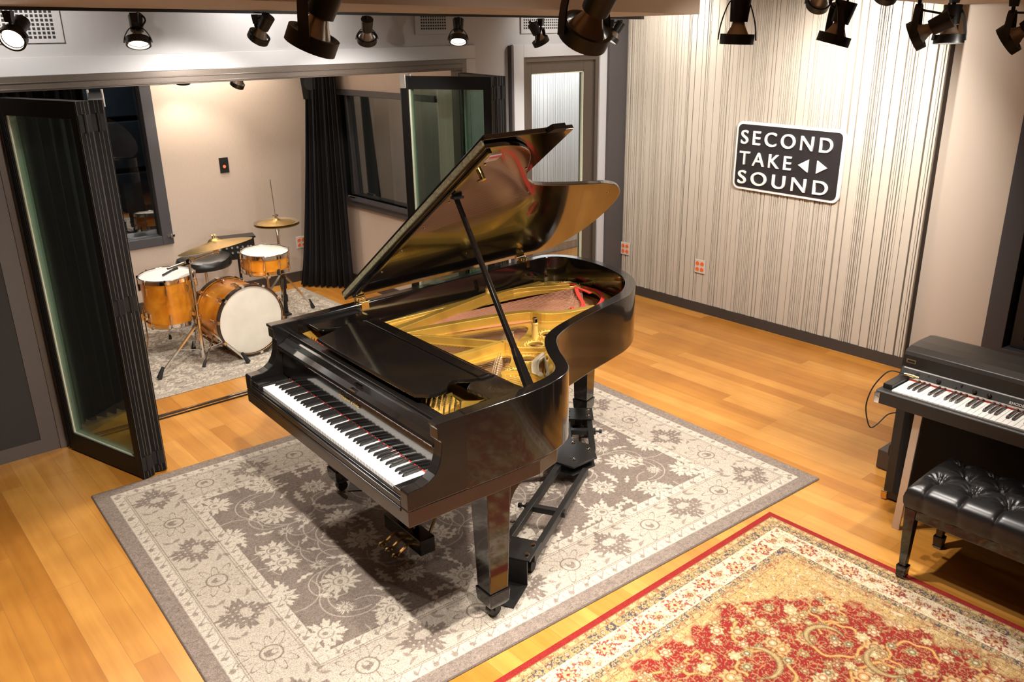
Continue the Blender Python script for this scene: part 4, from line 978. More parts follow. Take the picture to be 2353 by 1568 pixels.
# legs
def leg(cx, cy, top=.632, bot=.078, w0=.118, w1=.092, corner=True, rz=0):
    T = Matrix.Translation((cx, cy, 0)) @ Matrix.Rotation(rz, 4, 'Z')
    mb = MB().taper((0, 0, bot + .075), (0, 0, top), w1, w0).taper((0, 0, bot + .01), (0, 0, bot + .075), w1 + .004, w1 + .014).taper((0, 0, bot), (0, 0, bot + .012), w1 - .008, w1 + .0)
    lg = mb.xf(T).build('leg', BLACK, P, bevel=.004)
    MB().box(-.012, .012, -.03, .03, bot - .03, bot).cyl((0, -.018, .045), (0, .018, .045), .028, n=20).xf(T).build('caster', BRASS if False else METALB, lg)
    # curved bracket to the case
    br = []
    k = 8
    arc = [(w0 / 2 + .11 * (1 - math.cos(q / k * PI / 2)), top - .13 * (1 - math.sin(q / k * PI / 2))) for q in range(k + 1)]
    pr = [(w0 / 2 - .01, top - .13)] + arc + [(w0 / 2 - .01, top)]
    for fx in ((1, 0), (0, 1)):
        for sg in ((1,) if fx == (1, 0) else ((1,) if cy < 0 else (-1,))):
            n = len(pr); wv = w0 / 2 - .012
            vs = [((a_ * sg, -wv, z) if fx == (1, 0) else (-wv, a_ * sg, z)) for a_, z in pr] + [((a_ * sg, wv, z) if fx == (1, 0) else (wv, a_ * sg, z)) for a_, z in pr]
            br.append(MB().add(vs, [tuple(range(n)), tuple(reversed(range(n, 2 * n)))] + [(i, (i + 1) % n, (i + 1) % n + n, i + n) for i in range(n)]))
    for b_ in br: b_.xf(T).build('leg_bracket', BLACKS, lg)
    # front bracket
    return lg
leg(.415, -.670); leg(.415, .675); leg(2.02, .50, .695, .078, .115, .090, rz=.3)
# lyre and pedals
MB().box(.35, .43, -.215, .105, .085, .165).build('pedal_box', BLACKS, P, bevel=.004)
for y in (-.12, .01): MB().cyl((.39, y, .165), (.40, y * 1.3, .632), .017).build('lyre_post', BLACKS, P, smooth=True)
for y in (-.06, -.03): MB().cyl((.40, y, .165), (.40, y, .632), .004).build('pedal_rod', BRASS, P)
for y in (-.115, -.055, .005):
    pth = catmull([(.36, y, .105), (.33, y, .095), (.30, y + .004, .075), (.275, y + .004, .070)], 4)
    mb = MB().tube(pth, .008, 8).lathe([(0, -.006), (.016, -.004), (.018, 0), (.014, .006), (0, .008)], (.278, y + .004, .070), (0, 0, 1), 14)
    mb.build('pedal', BRASS, P, smooth=True)
for y in (-.17, .06): MB().bar((.42, y, .13), (.66, y, .632), .010, .010).build('lyre_brace', BRASS, P)

# ------------------------------------------------------------------ piano dolly
D = empty('piano_dolly', 'black steel three-armed dolly carrying the grand piano legs', 'dolly', (1.43504, 3.00366, 0), -.03445)
hexa = [(1.33, .02), (1.43, .13), (1.58, .135), (1.625, 0), (1.545, -.115), (1.37, -.12)]
MB().prism(hexa, .135, .145).build('hub_plate', METALB, D, bevel=.002)
MB().prism([(x * .97 + .045, y * .9) for x, y in hexa], .085, .092).build('hub_plate', METALB, D, bevel=.002)
for x, y in ((1.42, .085), (1.56, .09), (1.43, -.06), (1.57, -.02)): MB().lathe([(0, .010), (.008, .009), (.012, .004), (.013, 0)], (x, y, .145), (0, 0, 1), 14).build('bolt', CHROME, D, smooth=True)
def arm_(a, b, gap=.15):
    a = V((*a, .115)); b = V((*b, .115)); d = (b - a).normalized(); n_ = V((-d.y, d.x, 0))
    for sg in (-1, 1):
        MB().bar(a + n_ * sg * gap / 2, b + n_ * sg * gap / 2, .032, .038).build('arm_rail', METALB, D, bevel=.003)
    mpt = a.lerp(b, .52); MB().bar(mpt - n_ * (gap / 2 + .03), mpt + n_ * (gap / 2 + .03), .034, .030).build('cross_bar', METALB, D, bevel=.003)
    e = mpt - n_ * (gap / 2 + .03); MB().cyl(e, e - n_ * .03, .006).cyl(e - n_ * .02, e - n_ * .035, .013, n=8).build('clamp_screw', METALB, D)
    c0 = b + d * .0; q = [b + d * dx + n_ * dy for dx, dy in ((-.10, -.09), (.06, -.09), (.06, .09), (-.10, .09))]
    MB().add([(p.x, p.y, .136) for p in q] + [(p.x, p.y, .144) for p in q], [(3, 2, 1, 0), (4, 5, 6, 7), (0, 1, 5, 4), (1, 2, 6, 5), (2, 3, 7, 6), (3, 0, 4, 7)]).build('foot_plate', METALB, D, bevel=.002)
    for dx, dy in ((-.06, -.06), (-.06, .06), (.02, -.06), (.02, .06)):
        p = b + d * dx + n_ * dy; MB().lathe([(0, .010), (.008, .009), (.012, .004), (.013, 0)], (p.x, p.y, .144), (0, 0, 1), 14).build('bolt', CHROME, D, smooth=True)
    for sg in (-1, 1):
        p = b + n_ * sg * .05 + d * -.06; MB().cyl((p.x - n_.x * .014, p.y - n_.y * .014, .048), (p.x + n_.x * .014, p.y + n_.y * .014, .048), .037, n=24).build('wheel', RUB, D, smooth=True)
        MB().bar((p.x, p.y, .086), (p.x, p.y, .1355), .04, .04, up=(1, 0, 0)).build('caster_fork', METALB, D, bevel=.003)
    # tray under the leg
    tcn = b + d * .155
    MB().bar((tcn - d * .11) + V((0, 0, -.1025)), (tcn + d * .07) + V((0, 0, -.1025)), .15, .005).bar((tcn - d * .10) + V((0, 0, -.10)), (tcn - d * .10) + V((0, 0, .02)), .15, .008, up=tuple(d)).build('leg_tray', METALB, D)
arm_((1.39, -.085), (.66, -.515)); arm_((1.39, .06), (.66, .575)); arm_((1.58, .05), (1.86, .38), .13)
# ================================================================== DRUM KIT
DZ = .010
def drum(name, label, c, axis, R, dep, nl, head=HEADW, shell=AMBER, lugl=.05, full=False, hoop=CHROME, cat='drum'):
    """c = centre of the playing head, axis points out of that head"""
    ax = V(axis).normalized(); c = V(c); b = c - ax * dep
    o = empty(name, label, cat, (c.x, c.y, 0)); T = Matrix.Translation((-c.x, -c.y, 0))
    def B(mb, n, mt, p=o, **kw): return mb.xf(T).build(n, mt, p, **kw)
    B(MB().band(c, ax, R - .012, R - .004, -dep + .006, -.008, 48), 'shell', shell, smooth=True)
    for q, nm in ((c, 1), (b, -1)):
        B(MB().lathe([(0, .002), (R * .93, .002), (R * .985, 0), (R + .001, -.008)], q, ax * nm, 48), 'head', head if nm == 1 else HEADW, smooth=True)
        B(MB().band(q, ax * nm, R + .001, R + .006, -.020, .012, 48).ring(q + ax * nm * .011, ax, R + .003, .004, 48, 6), 'hoop', hoop, smooth=True)
    t1 = ax.orthogonal().normalized(); t2 = ax.cross(t1)
    for k in range(nl):
        a = 2 * PI * (k + .5) / nl; r_ = t1 * math.cos(a) + t2 * math.sin(a)
        side = ax.cross(r_)
        offs = (.075, dep - .075) if dep > .2 else (dep / 2,)
        for f_ in offs:
            p = c - ax * f_ + r_ * (R + .006); lg = MB()
            lg.bar(p - ax * lugl / 2, p + ax * lugl / 2, .016, .016, up=tuple(r_)).cyl(p - ax * lugl * .6 + r_ * .004, p + ax * lugl * .6 + r_ * .004, .0075, n=10)
            B(lg, 'lug', CHROME, bevel=.002)
        for q, nm in ((c, 1), (b, -1)):
            ln = .075 if dep > .2 else dep * .5
            rod = MB().cyl(q + r_ * (R + .012) + ax * nm * .015, q - ax * nm * ln + r_ * (R + .012), .0035, n=8)
            rod.bar(q + r_ * (R + .010) + ax * nm * .002, q + r_ * (R + .010) + ax * nm * .018, .014, .012, up=tuple(r_))
            B(rod, 'tension_rod', CHROME)
    return o, T, B
# floor tom with three legs
fc = V((2.025, 6.50, .605))
o, T, B = drum('floor_tom', 'amber sparkle floor tom on three legs at the left of the kit', fc, (-.02, -.03, 1), .198, .355, 8, HEADL)
for x, y in ((-.262, -.041), (.03, .235), (.20, -.13)):
    d = V((x, y, 0)).normalized(); p = V((fc.x, fc.y, 0)) + d * .222
    B(MB().tube([p + V((0, 0, .42)), p + V((0, 0, .15)), p + d * .035 + V((0, 0, DZ + .02))], .0055, 8), 'leg', CHROME, smooth=True)
    B(MB().bar(p + V((0, 0, .30)) - d * .02, p + V((0, 0, .36)) - d * .02, .035, .035).cyl(p + V((0, 0, .33)), p + V((0, 0, .33)) + V((-d.y, d.x, 0)) * .045, .006), 'leg_bracket', CHROME, bevel=.003)
    B(MB().cyl(p + d * .035 + V((0, 0, DZ + .003)), p + d * .033 + V((0, 0, DZ + .045)), .013, .008, 12), 'rubber_foot', RUB, smooth=True)
# brush lying on the floor tom
hp = V((1.99, 6.47, .619))
tag(MB().tube([hp, hp + V((.10, .09, .002))], .007, 8).cyl(hp + V((.10, .09, .002)), hp + V((.15, .13, .0)), .004, .018, 8).build('drum_brush', RUB, smooth=True), 'dark drum brush lying across the floor tom head', 'drumstick')
# bass drum
bc = V((2.418, 5.935, .294)); bax = V((.10, -.99, .02)).normalized()
o, T, B = drum('bass_drum', 'amber sparkle bass drum with a white front head facing the piano', bc, bax, .262, .37, 10, HEADW, hoop=AMBER)
for q in (bc, bc - bax * .37): B(MB().band(q, bax, .262, .274, -.020, .016, 48), 'wooden_hoop', mat('hoop_black', (.03, .02, .015), .3, coat=.5), smooth=True)
u1 = bax.orthogonal().normalized(); u2 = bax.cross(u1)
for k in range(10):
    a = 2 * PI * (k + .5) / 10; r_ = u1 * math.cos(a) + u2 * math.sin(a)
    for q, nm in ((bc, 1), (bc - bax * .37, -1)):
        B(MB().bar(q + r_ * .276 - bax * .024 * nm, q + r_ * .276 + bax * .020 * nm, .026, .007, up=tuple(r_)).bar(q + r_ * .262 + bax * .018 * nm, q + r_ * .279 + bax * .018 * nm, .024, .005, up=tuple(bax)), 'hoop_claw', CHROME, bevel=.001)
for sg in (-1, 1):
    s0 = bc - bax * .10 + V((sg * .25, 0, -.08)); s1 = V((bc.x + sg * .40, bc.y + .02, DZ + .01))
    B(MB().cyl(s0, s1, .007).bar(s0 + V((0, 0, -.02)), s0 + V((0, 0, .04)), .03, .03), 'spur', CHROME)
    B(MB().cyl(s1 - V((0, 0, .008)), s1 + (s0 - s1).normalized() * .045, .013, .009), 'rubber_foot', RUB)
B(MB().prism([(-.02, -.008), (.02, -.008), (.02, .008), (-.02, .008)], 0, .002, lambda x, y, z: tuple(bc - bax * .15 + V((-.03, 0, 0)) + V((x, 0, 0)) + bax * y + V((0, 0, .2635 + z)))), 'badge', METALB)
# snare and its stand
scn = V((2.79, 6.40, .672))
drum('snare_drum', 'amber snare drum with a worn white head beside the hi-hat', scn, (.02, -.05, 1), .185, .135, 10, HEADW, lugl=.06)
def tripod(o, T, cx, cy, hub, feet, r=.008, collar=None):
    for fx, fy in feet:
        f = V((fx, fy, DZ + .022)); h_ = V((cx, cy, hub)); d = (f - h_).normalized(); side = d.cross(V((0, 0, 1))).normalized() * .008
        MB().bar(h_ + side, f - d * .03 + side * .5, .004, .014).bar(h_ - side, f - d * .03 - side * .5, .004, .014).xf(T).build('leg', CHROME, o)
        MB().bar(h_.lerp(f, .52), V((cx, cy, hub * .35)), .012, .004).xf(T).build('leg_brace', CHROME, o)
        MB().taper(f + V((0, 0, .03)) - d * .05, f + V((0, 0, -.010)) + d * .01, .018, .034, .018, .030, ax=tuple(side)).xf(T).build('rubber_foot', RUB, o, bevel=.005)
o = empty('snare_stand', 'chrome stand with basket arms holding the snare drum', 'stand', (2.80, 6.42, 0)); T = Matrix.Translation((-2.80, -6.42, 0))
MB().cyl((2.80, 6.42, .10), (2.80, 6.42, .47), .011).cyl((2.80, 6.42, .28), (2.80, 6.42, .34), .018).lathe([(.0, 0), (.025, .01), (.03, .03), (.02, .05), (0, .05)], (2.80, 6.42, .44), (0, 0, 1), 12).xf(T).build('post', CHROME, o, smooth=True)
for k in range(3):
    a = .6 + k * 2.094; e = V((2.79 + .19 * math.cos(a), 6.40 + .19 * math.sin(a), .525))
    MB().tube([(2.80, 6.42, .48), (2.80 + .1 * math.cos(a), 6.42 + .1 * math.sin(a), .505), e, e + V((0, 0, .03))], .006, 6).xf(T).build('basket_arm', CHROME, o)
    MB().cyl(e + V((0, 0, -.008)), e + V((0, 0, .035)), .010).xf(T).build('arm_tip', RUB, o)
tripod(o, T, 2.80, 6.42, .30, [(2.62, 6.56), (2.98, 6.58), (2.80, 6.20)])
# hi-hat
hx_, hy_ = 3.04, 6.665
o = empty('hi_hat_stand', 'black and chrome hi-hat stand with a tall thin rod', 'stand', (hx_, hy_, 0)); T = Matrix.Translation((-hx_, -hy_, 0))
MB().cyl((hx_, hy_, .05), (hx_, hy_, .40), .018).cyl((hx_, hy_, .26), (hx_, hy_, .36), .027).cyl((hx_, hy_, .14), (hx_, hy_, .20), .026).xf(T).build('lower_tube', METALB, o, smooth=True)
MB().cyl((hx_, hy_, .40), (hx_, hy_, .80), .0125).cyl((hx_, hy_, .55), (hx_, hy_, .60), .020).cyl((hx_, hy_, .76), (hx_, hy_, .80), .019).xf(T).build('upper_tube', CHROME, o, smooth=True)
MB().cyl((hx_, hy_, .80), (hx_ - .015, hy_, 1.20), .0035, n=8).xf(T).build('pull_rod', STEEL, o)
MB().cyl((hx_, hy_, .86), (hx_, hy_, .91), .011).cyl((hx_ - .03, hy_, .895), (hx_ + .02, hy_, .895), .007).xf(T).build('clutch', CHROME, o, smooth=True)
MB().box(hx_ - .05, hx_ + .04, hy_ - .02, hy_ + .26, DZ + .002, DZ + .018).bar((hx_, hy_ + .03, .03), (hx_, hy_ + .27, .10), .075, .012).xf(T).build('pedal', METALB, o, bevel=.003)
tripod(o, T, hx_, hy_, .40, [(3.31, 6.70), (2.86, 6.90), (2.90, 6.46)])
def cymbal(name, label, c, nrm, R, mt, cup=.022, flip=1, bow=.028, grp=None):
    c = V(c); n_ = V(nrm).normalized()
    prof = [(.004, cup * 1.0), (R * .06, cup * .98), (R * .12, cup * .75), (R * .16, cup * .35), (R * .19, cup * .2 + 0), (R * .45, -bow * .15), (R * .75, -bow * .55), (R, -bow)]
    o = MB().lathe([(r, h) for r, h in prof] + [(r, h - .0025) for r, h in reversed(prof)], c, n_ * flip, 56, True).build(name, mt, None, smooth=True)
    me = o.data
    for v in me.vertices: v.co -= c
    o.location = c
    return tag(o, label, 'cymbal', grp)
cymbal('hi_hat_cymbal', 'upper bronze hi-hat cymbal with the clutch on top', (hx_, hy_, .853), (0, -.02, 1), .188, CYMB, grp='hi-hat cymbals')
cymbal('hi_hat_cymbal', 'lower dark hi-hat cymbal turned upside down under the other', (hx_, hy_, .812), (0, 0, 1), .188, CYMD, flip=-1, grp='hi-hat cymbals')
# ride cymbal on a boom stand
mx_, my_ = 2.055, 6.03
o = empty('cymbal_stand', 'chrome tripod boom stand holding the big ride cymbal', 'stand', (mx_, my_, 0)); T = Matrix.Translation((-mx_, -my_, 0))
MB().cyl((mx_, my_, .06), (mx_, my_, .45), .0135).cyl((mx_, my_, .30), (mx_, my_, .36), .022).cyl((mx_, my_, .43), (mx_, my_, .47), .020).xf(T).build('lower_tube', CHROME, o, smooth=True)
MB().cyl((mx_, my_, .45), (mx_ - .005, my_, .79), .010).cyl((mx_, my_, .60), (mx_, my_, .65), .016).xf(T).build('upper_tube', CHROME, o, smooth=True)
rc = at(492, 556, 6.28)
b0 = at(385, 618, 5.95); b1 = rc - V((0, 0, .075))
MB().cyl((mx_ - .015, my_ - .02, .80), (mx_ + .02, my_ + .02, .80), .022).cyl((mx_, my_ - .03, .80), (mx_, my_ + .03, .80), .014).xf(T).build('tilter', CHROME, o, bevel=.002)
MB().cyl(b0, b1, .006).cyl(b0, b0.lerp(b1, .38), .0085).xf(T).build('boom_arm', CHROME, o, smooth=True)
MB().cyl(b1 + V((-.0, 0, -.03)), rc + V((0, 0, .055)), .005).cyl(b1 + V((-.02, 0, -.0)), b1 + V((.02, 0, 0)), .014).cyl(rc + V((0, 0, .028)), rc + V((0, 0, .045)), .013).bar(rc + V((-.018, 0, .052)), rc + V((.018, 0, .052)), .006, .012).xf(T).build('cymbal_tilter', CHROME, o)
tripod(o, T, mx_, my_, .34, [(1.692, 5.936), (2.297, 5.806), (2.10, 6.36)])
n_ = (CU * .965 + CR * -.19 - CF * .0); n_ = (n_ - ray(492, 552) * .0)
vd = ray(492, 552).normalized(); nn = V((0, 0, 1)) + CR * -.165; nn = nn - vd * (nn.dot(vd)); nn = (nn.normalized() - vd * .075)
cymbal('ride_cymbal', 'large golden ride cymbal tilted nearly edge-on above the kit', rc, nn, .272, CYMB, cup=.03, bow=.035)
# throne
tx, ty = 2.50, 6.98
o = empty('drum_throne', 'round black drum throne behind the kit', 'stool', (tx, ty, 0)); T = Matrix.Translation((-tx, -ty, 0))
R = .215; vs = []; fs = []
prof = [(0, .095), (.5, .100), (.80, .094), (.95, .078), (1.0, .052), (.99, .022), (.93, .004), (.6, 0), (0, 0)]
n = 40
for i in range(n):
    a = 2 * PI * i / n
    for q, (r, h) in enumerate(prof):
        sad = 1 + .06 * math.cos(2 * a); dip = .018 * math.cos(2 * a) * r if q < 5 else 0
        vs.append((tx + R * r * sad * math.cos(a), ty + R * r * sad * math.sin(a), .485 + h + dip))
k = len(prof)
for i in range(n):
    for q in range(k - 1): fs.append((i * k + q, ((i + 1) % n) * k + q, ((i + 1) % n) * k + q + 1, i * k + q + 1))
MB().add(vs, fs).xf(T).build('seat', LEATH, o, smooth=True)
MB().cyl((tx, ty, .10), (tx, ty, .30), .019).cyl((tx, ty, .30), (tx, ty, .49), .0125).cyl((tx, ty, .27), (tx, ty, .32), .028).xf(T).build('post', CHROME, o, smooth=True)
tripod(o, T, tx, ty, .24, [(2.28, 6.82), (2.75, 6.85), (2.50, 7.24)])
# small personal mixer box behind the throne
bx = at(545, 560, 7.42)
o = empty('monitor_mixer', 'small black headphone mixer box on a stand behind the throne', 'mixer', (bx.x, bx.y, 0), -.25); zc = bx.z
MB().box(-.14, .14, -.05, .05, zc - .13, zc + .055).build('body', METALB, o, bevel=.005)
MB().box(-.16, .15, -.09, .06, zc + .055, zc + .072).build('top_plate', METALB, o, bevel=.004)
for i in range(5):
    for j in range(2): MB().cyl((-.10 + .045 * i, -.05, zc - .02 - .045 * j), (-.10 + .045 * i, -.066, zc - .02 - .045 * j), .009, n=10).build('knob', mat('grey_knob', (.25, .25, .25), .4), o)
MB().cyl((0, .02, .0), (0, .02, zc - .13), .012).box(-.12, .12, -.10, .14, 0.010, .020).build('stand_post', METALB, o)
# speaker in the corner
bx = at(714, 196, 7.75)
o = empty('wall_speaker', 'black loudspeaker high in the corner beside the curtain', 'speaker', (bx.x, bx.y, bx.z), -.5)
MB().taper((0, 0, -.12), (0, 0, .17), .15, .19, .14, .17).build('cabinet', METALB, o, bevel=.006)
MB().cyl((0, -.085, .02), (0, -.09, .02), .06, n=24).build('cone', RUB, o)
MB().box(-.02, .02, .06, .20, -.02, .06).build('bracket', METALB, o)
# wall plates
def outlet(label, M, grp='orange wall sockets', w_=.108, h_=.118):
    o = empty('wall_outlet', label, 'outlet', (0, 0, 0), 0, grp); o.matrix_world = M
    MB().box(-w_ / 2, w_ / 2, -h_ / 2, h_ / 2, 0, .006).build('plate', PLATEW, o, bevel=.003)
    for x in (-.024, .024):
        for y in (-.025, .025):
            MB().lathe([(0, .003), (.0175, .003), (.019, 0)], (x, y, .006), (0, 0, 1), 20).build('socket', ORANGE, o)
            MB().box(x - .008, x - .006, y - .003, y + .006, .0085, .0095).box(x + .006, x + .008, y - .003, y + .006, .0085, .0095).build('slot', RUB, o)
    return o
MR = Matrix(((0, 0, -1, 0), (-1, 0, 0, 0), (0, 1, 0, 0), (0, 0, 0, 1)))       # text x -> -Y, y -> Z, normal -> -X
MF = Matrix(((1, 0, 0, 0), (0, 0, -1, 0), (0, 1, 0, 0), (0, 0, 0, 1)))        # text x -> X, y -> Z, normal -> -Y
xs = XB - .040
outlet('orange four-socket outlet on the slatted wall nearest the dark corner', Matrix.Translation((xs, 5.17, .414)) @ MR)
outlet('orange four-socket outlet low on the slatted wall, below left of the sign', Matrix.Translation((xs, 4.315, .408)) @ MR)
outlet('orange four-socket outlet on the drum room wall beside the curtain', Matrix.Translation((3.725, YD - .001, .386)) @ MF)
o = empty('control_plate', 'small black wall plate with a red light in the drum room', 'switch', (3.045, YD, 1.215))
MB().box(-.042, .042, -.008, 0, -.068, .068).build('plate', METALB, o, bevel=.002)
MB().lathe([(0, .006), (.012, .005), (.014, 0)], (.0, -.008, -.012), (0, -1, 0), 16).build('red_lamp', mat('red_lamp', (.8, .08, .03), .3, emit=(1, .10, .04), es=1.6), o)
MB().cyl((0, -.008, .03), (0, -.012, .03), .005).build('key_switch', CHROME, o)

# ================================================================== SIGN
sc0 = V((XB - .062, 3.574, 1.372))
o = empty('wall_sign', 'black rounded sign reading SECOND TAKE SOUND with a white border on the slatted wall', 'sign', sc0)
def rr_(w_, h_, r, n=7):
    pts = []
    for cx, cy, a0 in ((w_ / 2 - r, h_ / 2 - r, 0), (-w_ / 2 + r, h_ / 2 - r, PI / 2), (-w_ / 2 + r, -h_ / 2 + r, PI), (w_ / 2 - r, -h_ / 2 + r, 1.5 * PI)):
        for k in range(n + 1): a = a0 + PI / 2 * k / n; pts.append((cx + r * math.cos(a), cy + r * math.sin(a)))
    return pts
sl = .022  # sign hangs a touch off level
MS = MR @ Matrix.Rotation(-.012, 4, 'Z')
MB().prism(rr_(.915, .522, .055), -.022, .0, lambda x, y, z: tuple(MS @ V((x, y, z)))).build('border', SIGNW, o, bevel=.003)
MB().prism(rr_(.872, .480, .038), 0, .005, lambda x, y, z: tuple(MS @ V((x, y, z)))).build('panel', SIGNB, o)
def fit(txt, x0, x1, y0, y1):
    M0 = Matrix.Identity(4); t = text_mesh('lettering', txt, 1, SIGNW, o, M0, .06, .006, 1.36)
    xs_ = [v.co.x for v in t.data.vertices]; ys_ = [v.co.y for v in t.data.vertices]
    ax, bx_, ay, by = min(xs_), max(xs_), min(ys_), max(ys_)
    for v in t.data.vertices:
        v.co = MS @ V((x0 + (v.co.x - ax) / (bx_ - ax) * (x1 - x0), y0 + (v.co.y - ay) / (by - ay) * (y1 - y0), .012 + v.co.z * .2))
fit('SECOND', -.402, .372, .092, .198)
fit('TAKE', -.402, .055, -.064, .038)
fit('SOUND', -.402, .372, -.214, -.110)
for s_, cx in ((-1, .155), (1, .305)):
    tri = [(cx + s_ * .042, -.015), (cx - s_ * .040, .032), (cx - s_ * .040, -.062)]
    MB().prism(tri, .005, .016, lambda x, y, z: tuple(MS @ V((x, y, z)))).build('arrow', SIGNW, o)

# ================================================================== ELECTRIC PIANO
YL, YR = 1.668, .46
E = empty('electric_piano', 'black electric stage piano with a silver control rail at the right edge', 'keyboard', (3.6, 1.06, 0)); TE = Matrix.Translation((-3.6, -1.06, 0))
def BE(mb, n, mt, p=E, **kw): return mb.xf(TE).build(n, mt, p, **kw)
def extr(prof, y0, y1):
    n = len(prof)
    return MB().add([(x, y0, z) for x, z in prof] + [(x, y1, z) for x, z in prof], [tuple(range(n)), tuple(reversed(range(n, 2 * n)))] + [(i, (i + 1) % n, (i + 1) % n + n, i + n) for i in range(n)])
BE(extr([(3.60, .668), (3.60, .727), (3.606, .733), (3.80, .733), (3.835, .785), (4.18, .785), (4.18, .668)], YR, YL), 'case', TOLEX, bevel=.004)
lid = [(3.838, .788), (3.842, .845), (3.852, .862), (3.90, .876), (3.98, .880), (4.10, .876), (4.155, .862), (4.18, .83), (4.182, .788)]
BE(extr(lid, YR, YL + .002), 'lid', mat('lid_black', (.022, .018, .015), .38, coat=.15, coat_r=.3, var=.1), bevel=.003)
BE(extr([(3.806, .735), (3.812, .735), (3.842, .785), (3.836, .787)], YR + .03, YL - .012), 'control_rail', SILV)
BE(extr([(3.798, .748), (3.808, .745), (3.812, .752), (3.802, .754)], YR + .03, YL - .06), 'rail_trim', ALU)
BE(MB().box(3.640, 3.80, YL - .055, YL - .012, .733, .757), 'key_block', METALB, bevel=.002)
BE(MB().box(3.598, 3.622, YL - .022, YL + .003, .668, .722).cyl((3.596, YL - .012, .70), (3.60, YL - .012, .70), .006), 'corner_guard', CHROME, bevel=.003)
pk = .0236
for i in range(43):
    y = YL - .060 - pk * (i + .5); BE(MB().box(3.627, 3.80, y - pk / 2 + .0006, y + pk / 2 - .0006, .722, .7405), 'white_key', IVORY, bevel=.001, seg=1)
pat = {4: 0}
wh = 'EFGABCD'
for i in range(42):
    nme = wh[i % 7]
    if nme in 'FGACD':
        y = YL - .060 - pk * (i + 1)
        BE(MB().add([(3.685, y - .006, .7405), (3.80, y - .006, .7405), (3.80, y + .006, .7405), (3.685, y + .006, .7405), (3.694, y - .0048, .7525), (3.80, y - .0048, .7525), (3.80, y + .0048, .7525), (3.694, y + .0048, .7525)],
                    [(3, 2, 1, 0), (4, 5, 6, 7), (0, 1, 5, 4), (1, 2, 6, 5), (2, 3, 7, 6), (3, 0, 4, 7)]), 'black_key', mat('key_dark_brown', (.030, .018, .015), .3, coat=.3), bevel=.0012, seg=1)
BE(MB().box(3.796, 3.801, YR + .03, YL - .06, .741, .7445), 'key_felt', REDF)
rd = V((.030, 0, .050)).normalized(); rn = V((-.86, 0, .51)).normalized()
def onrail(y, t): return V((3.809, y, .737)) + rd * (.058 * t) + rn * .002
for y in (1.484, 1.325, 1.262):
    p = onrail(y, .5); BE(MB().cyl(p, p + rn * .012, .0105, .009, 18), 'knob', mat('knob_black', (.01, .01, .01), .25, coat=.4), smooth=True); q = p + rn * .0125
    BE(MB().bar(q, q + rd * .008, .002, .001), 'knob_pointer', CHROME)
p = onrail(1.584, .55); BE(MB().cyl(p, p + rn * .003, .010, n=20), 'jack', METALB)
for y in (1.535,):
    for t in (.35, .7): p = onrail(y, t); BE(MB().cyl(p, p + rn * .003, .004, n=12), 'jack', METALB)
for t, y in ((.7, 1.385), (.35, 1.405)):
    BE(MB().bar(onrail(1.43, t), onrail(1.36, t), .0025, .001), 'slider_slot', METALB)
    p = onrail(y, t); BE(MB().bar(p, p + rn * .007, .006, .012), 'slider', METALB)
BE(MB().prism([(-.022, -.009), (.022, -.009), (.022, .009), (-.022, .009)], 0, .0015, lambda x, y, z: (3.8405 - z - .001, 1.630 - x, .818 + y)), 'badge', mat('badge_gold', (.30, .26, .14), .4, metal=.6))
BE(MB().prism([(-.017, -.0045), (.017, -.0045), (.017, .0045), (-.017, .0045)], 0, .001, lambda x, y, z: (3.8385 - z - .0006, 1.630 - x, .818 + y)), 'badge_panel', METALB)
pL = onrail(1.150, .45)
BE(MB().bar(pL + V((0, .035, 0)), pL - V((0, .07, 0)), .003, .020, up=tuple(rd)), 'logo_plate', METALB)
Mx = Matrix(((0, rd.x, rn.x, 0), (-1, rd.y, rn.y, 0), (0, rd.z, rn.z, 0), (0, 0, 0, 1)))
t = text_mesh('logo_text', 'RHODES', .017, PLATEW, E, TE @ Matrix.Translation(pL + V((0, .030, 0)) + rn * .0025 - rd * .006) @ Mx, .001, .0005, 1.1)
for y0, y1 in ((1.53, 1.48), (.62, .66)):
    a = V((3.72, y0, 0.0)); b = V((3.655, y1, .668)); BE(MB().bar(a, b, .036, .012, up=(1, 0, 0)), 'leg', ALU, bevel=.002)
# speaker cabinet under it
o = empty('speaker_cabinet', 'black speaker cabinet standing under the electric piano', 'cabinet', (4.07, 1.1, 0)); T = Matrix.Translation((-4.07, -1.1, 0))
MB().box(3.945, 4.19, .50, 1.715, .012, .655).xf(T).build('body', TOLEX, o, bevel=.006)
MB().box(3.938, 3.945, .55, 1.665, .06, .62).xf(T).build('grille', mat('grille_black', (.006, .005, .005), .9), o)
MB().box(3.935, 3.955, 1.69, 1.722, .008, .05).box(3.935, 3.955, 1.69, 1.722, .61, .66).xf(T).build('corner_guard', BRASS, o, bevel=.004)
for y in (.6, 1.6):
    for x in (3.97, 4.15): MB().cyl((x, y, 0), (x, y, .014), .016).xf(T).build('foot', RUB, o)
MB().tube(catmull([(4.02, 1.718, .28), (4.02, 1.745, .27), (4.02, 1.745, .21), (4.02, 1.718, .20)], 4), .005).xf(T).build('handle', METALB, o)
o = empty('effects_box', 'grey metal box on the floor behind the speaker cabinet', 'box', (4.33, 1.80, 0))
MB().box(-.10, .10, -.10, .10, .006, .115).build('body', mat('box_grey', (.085, .07, .06), .4, metal=.4), o, bevel=.004)
MB().box(-.09, .09, -.09, .09, 0, .007).build('feet', RUB, o)
def onX(px, py, x): r = ray(px, py); return CAM + r * (x / r.x)
pts = [onX(2092, 878, 3.80), onX(2068, 869, 3.79), onX(2045, 861, 3.78), onX(2026, 866, 3.76), onX(2003, 895, 3.74), onX(1990, 932, 3.74), onX(1993, 966, 3.76), onX(2001, 983, 3.78), onX(2018, 973, 3.82), onX(2040, 953, 3.88), onX(2064, 948, 3.93)]
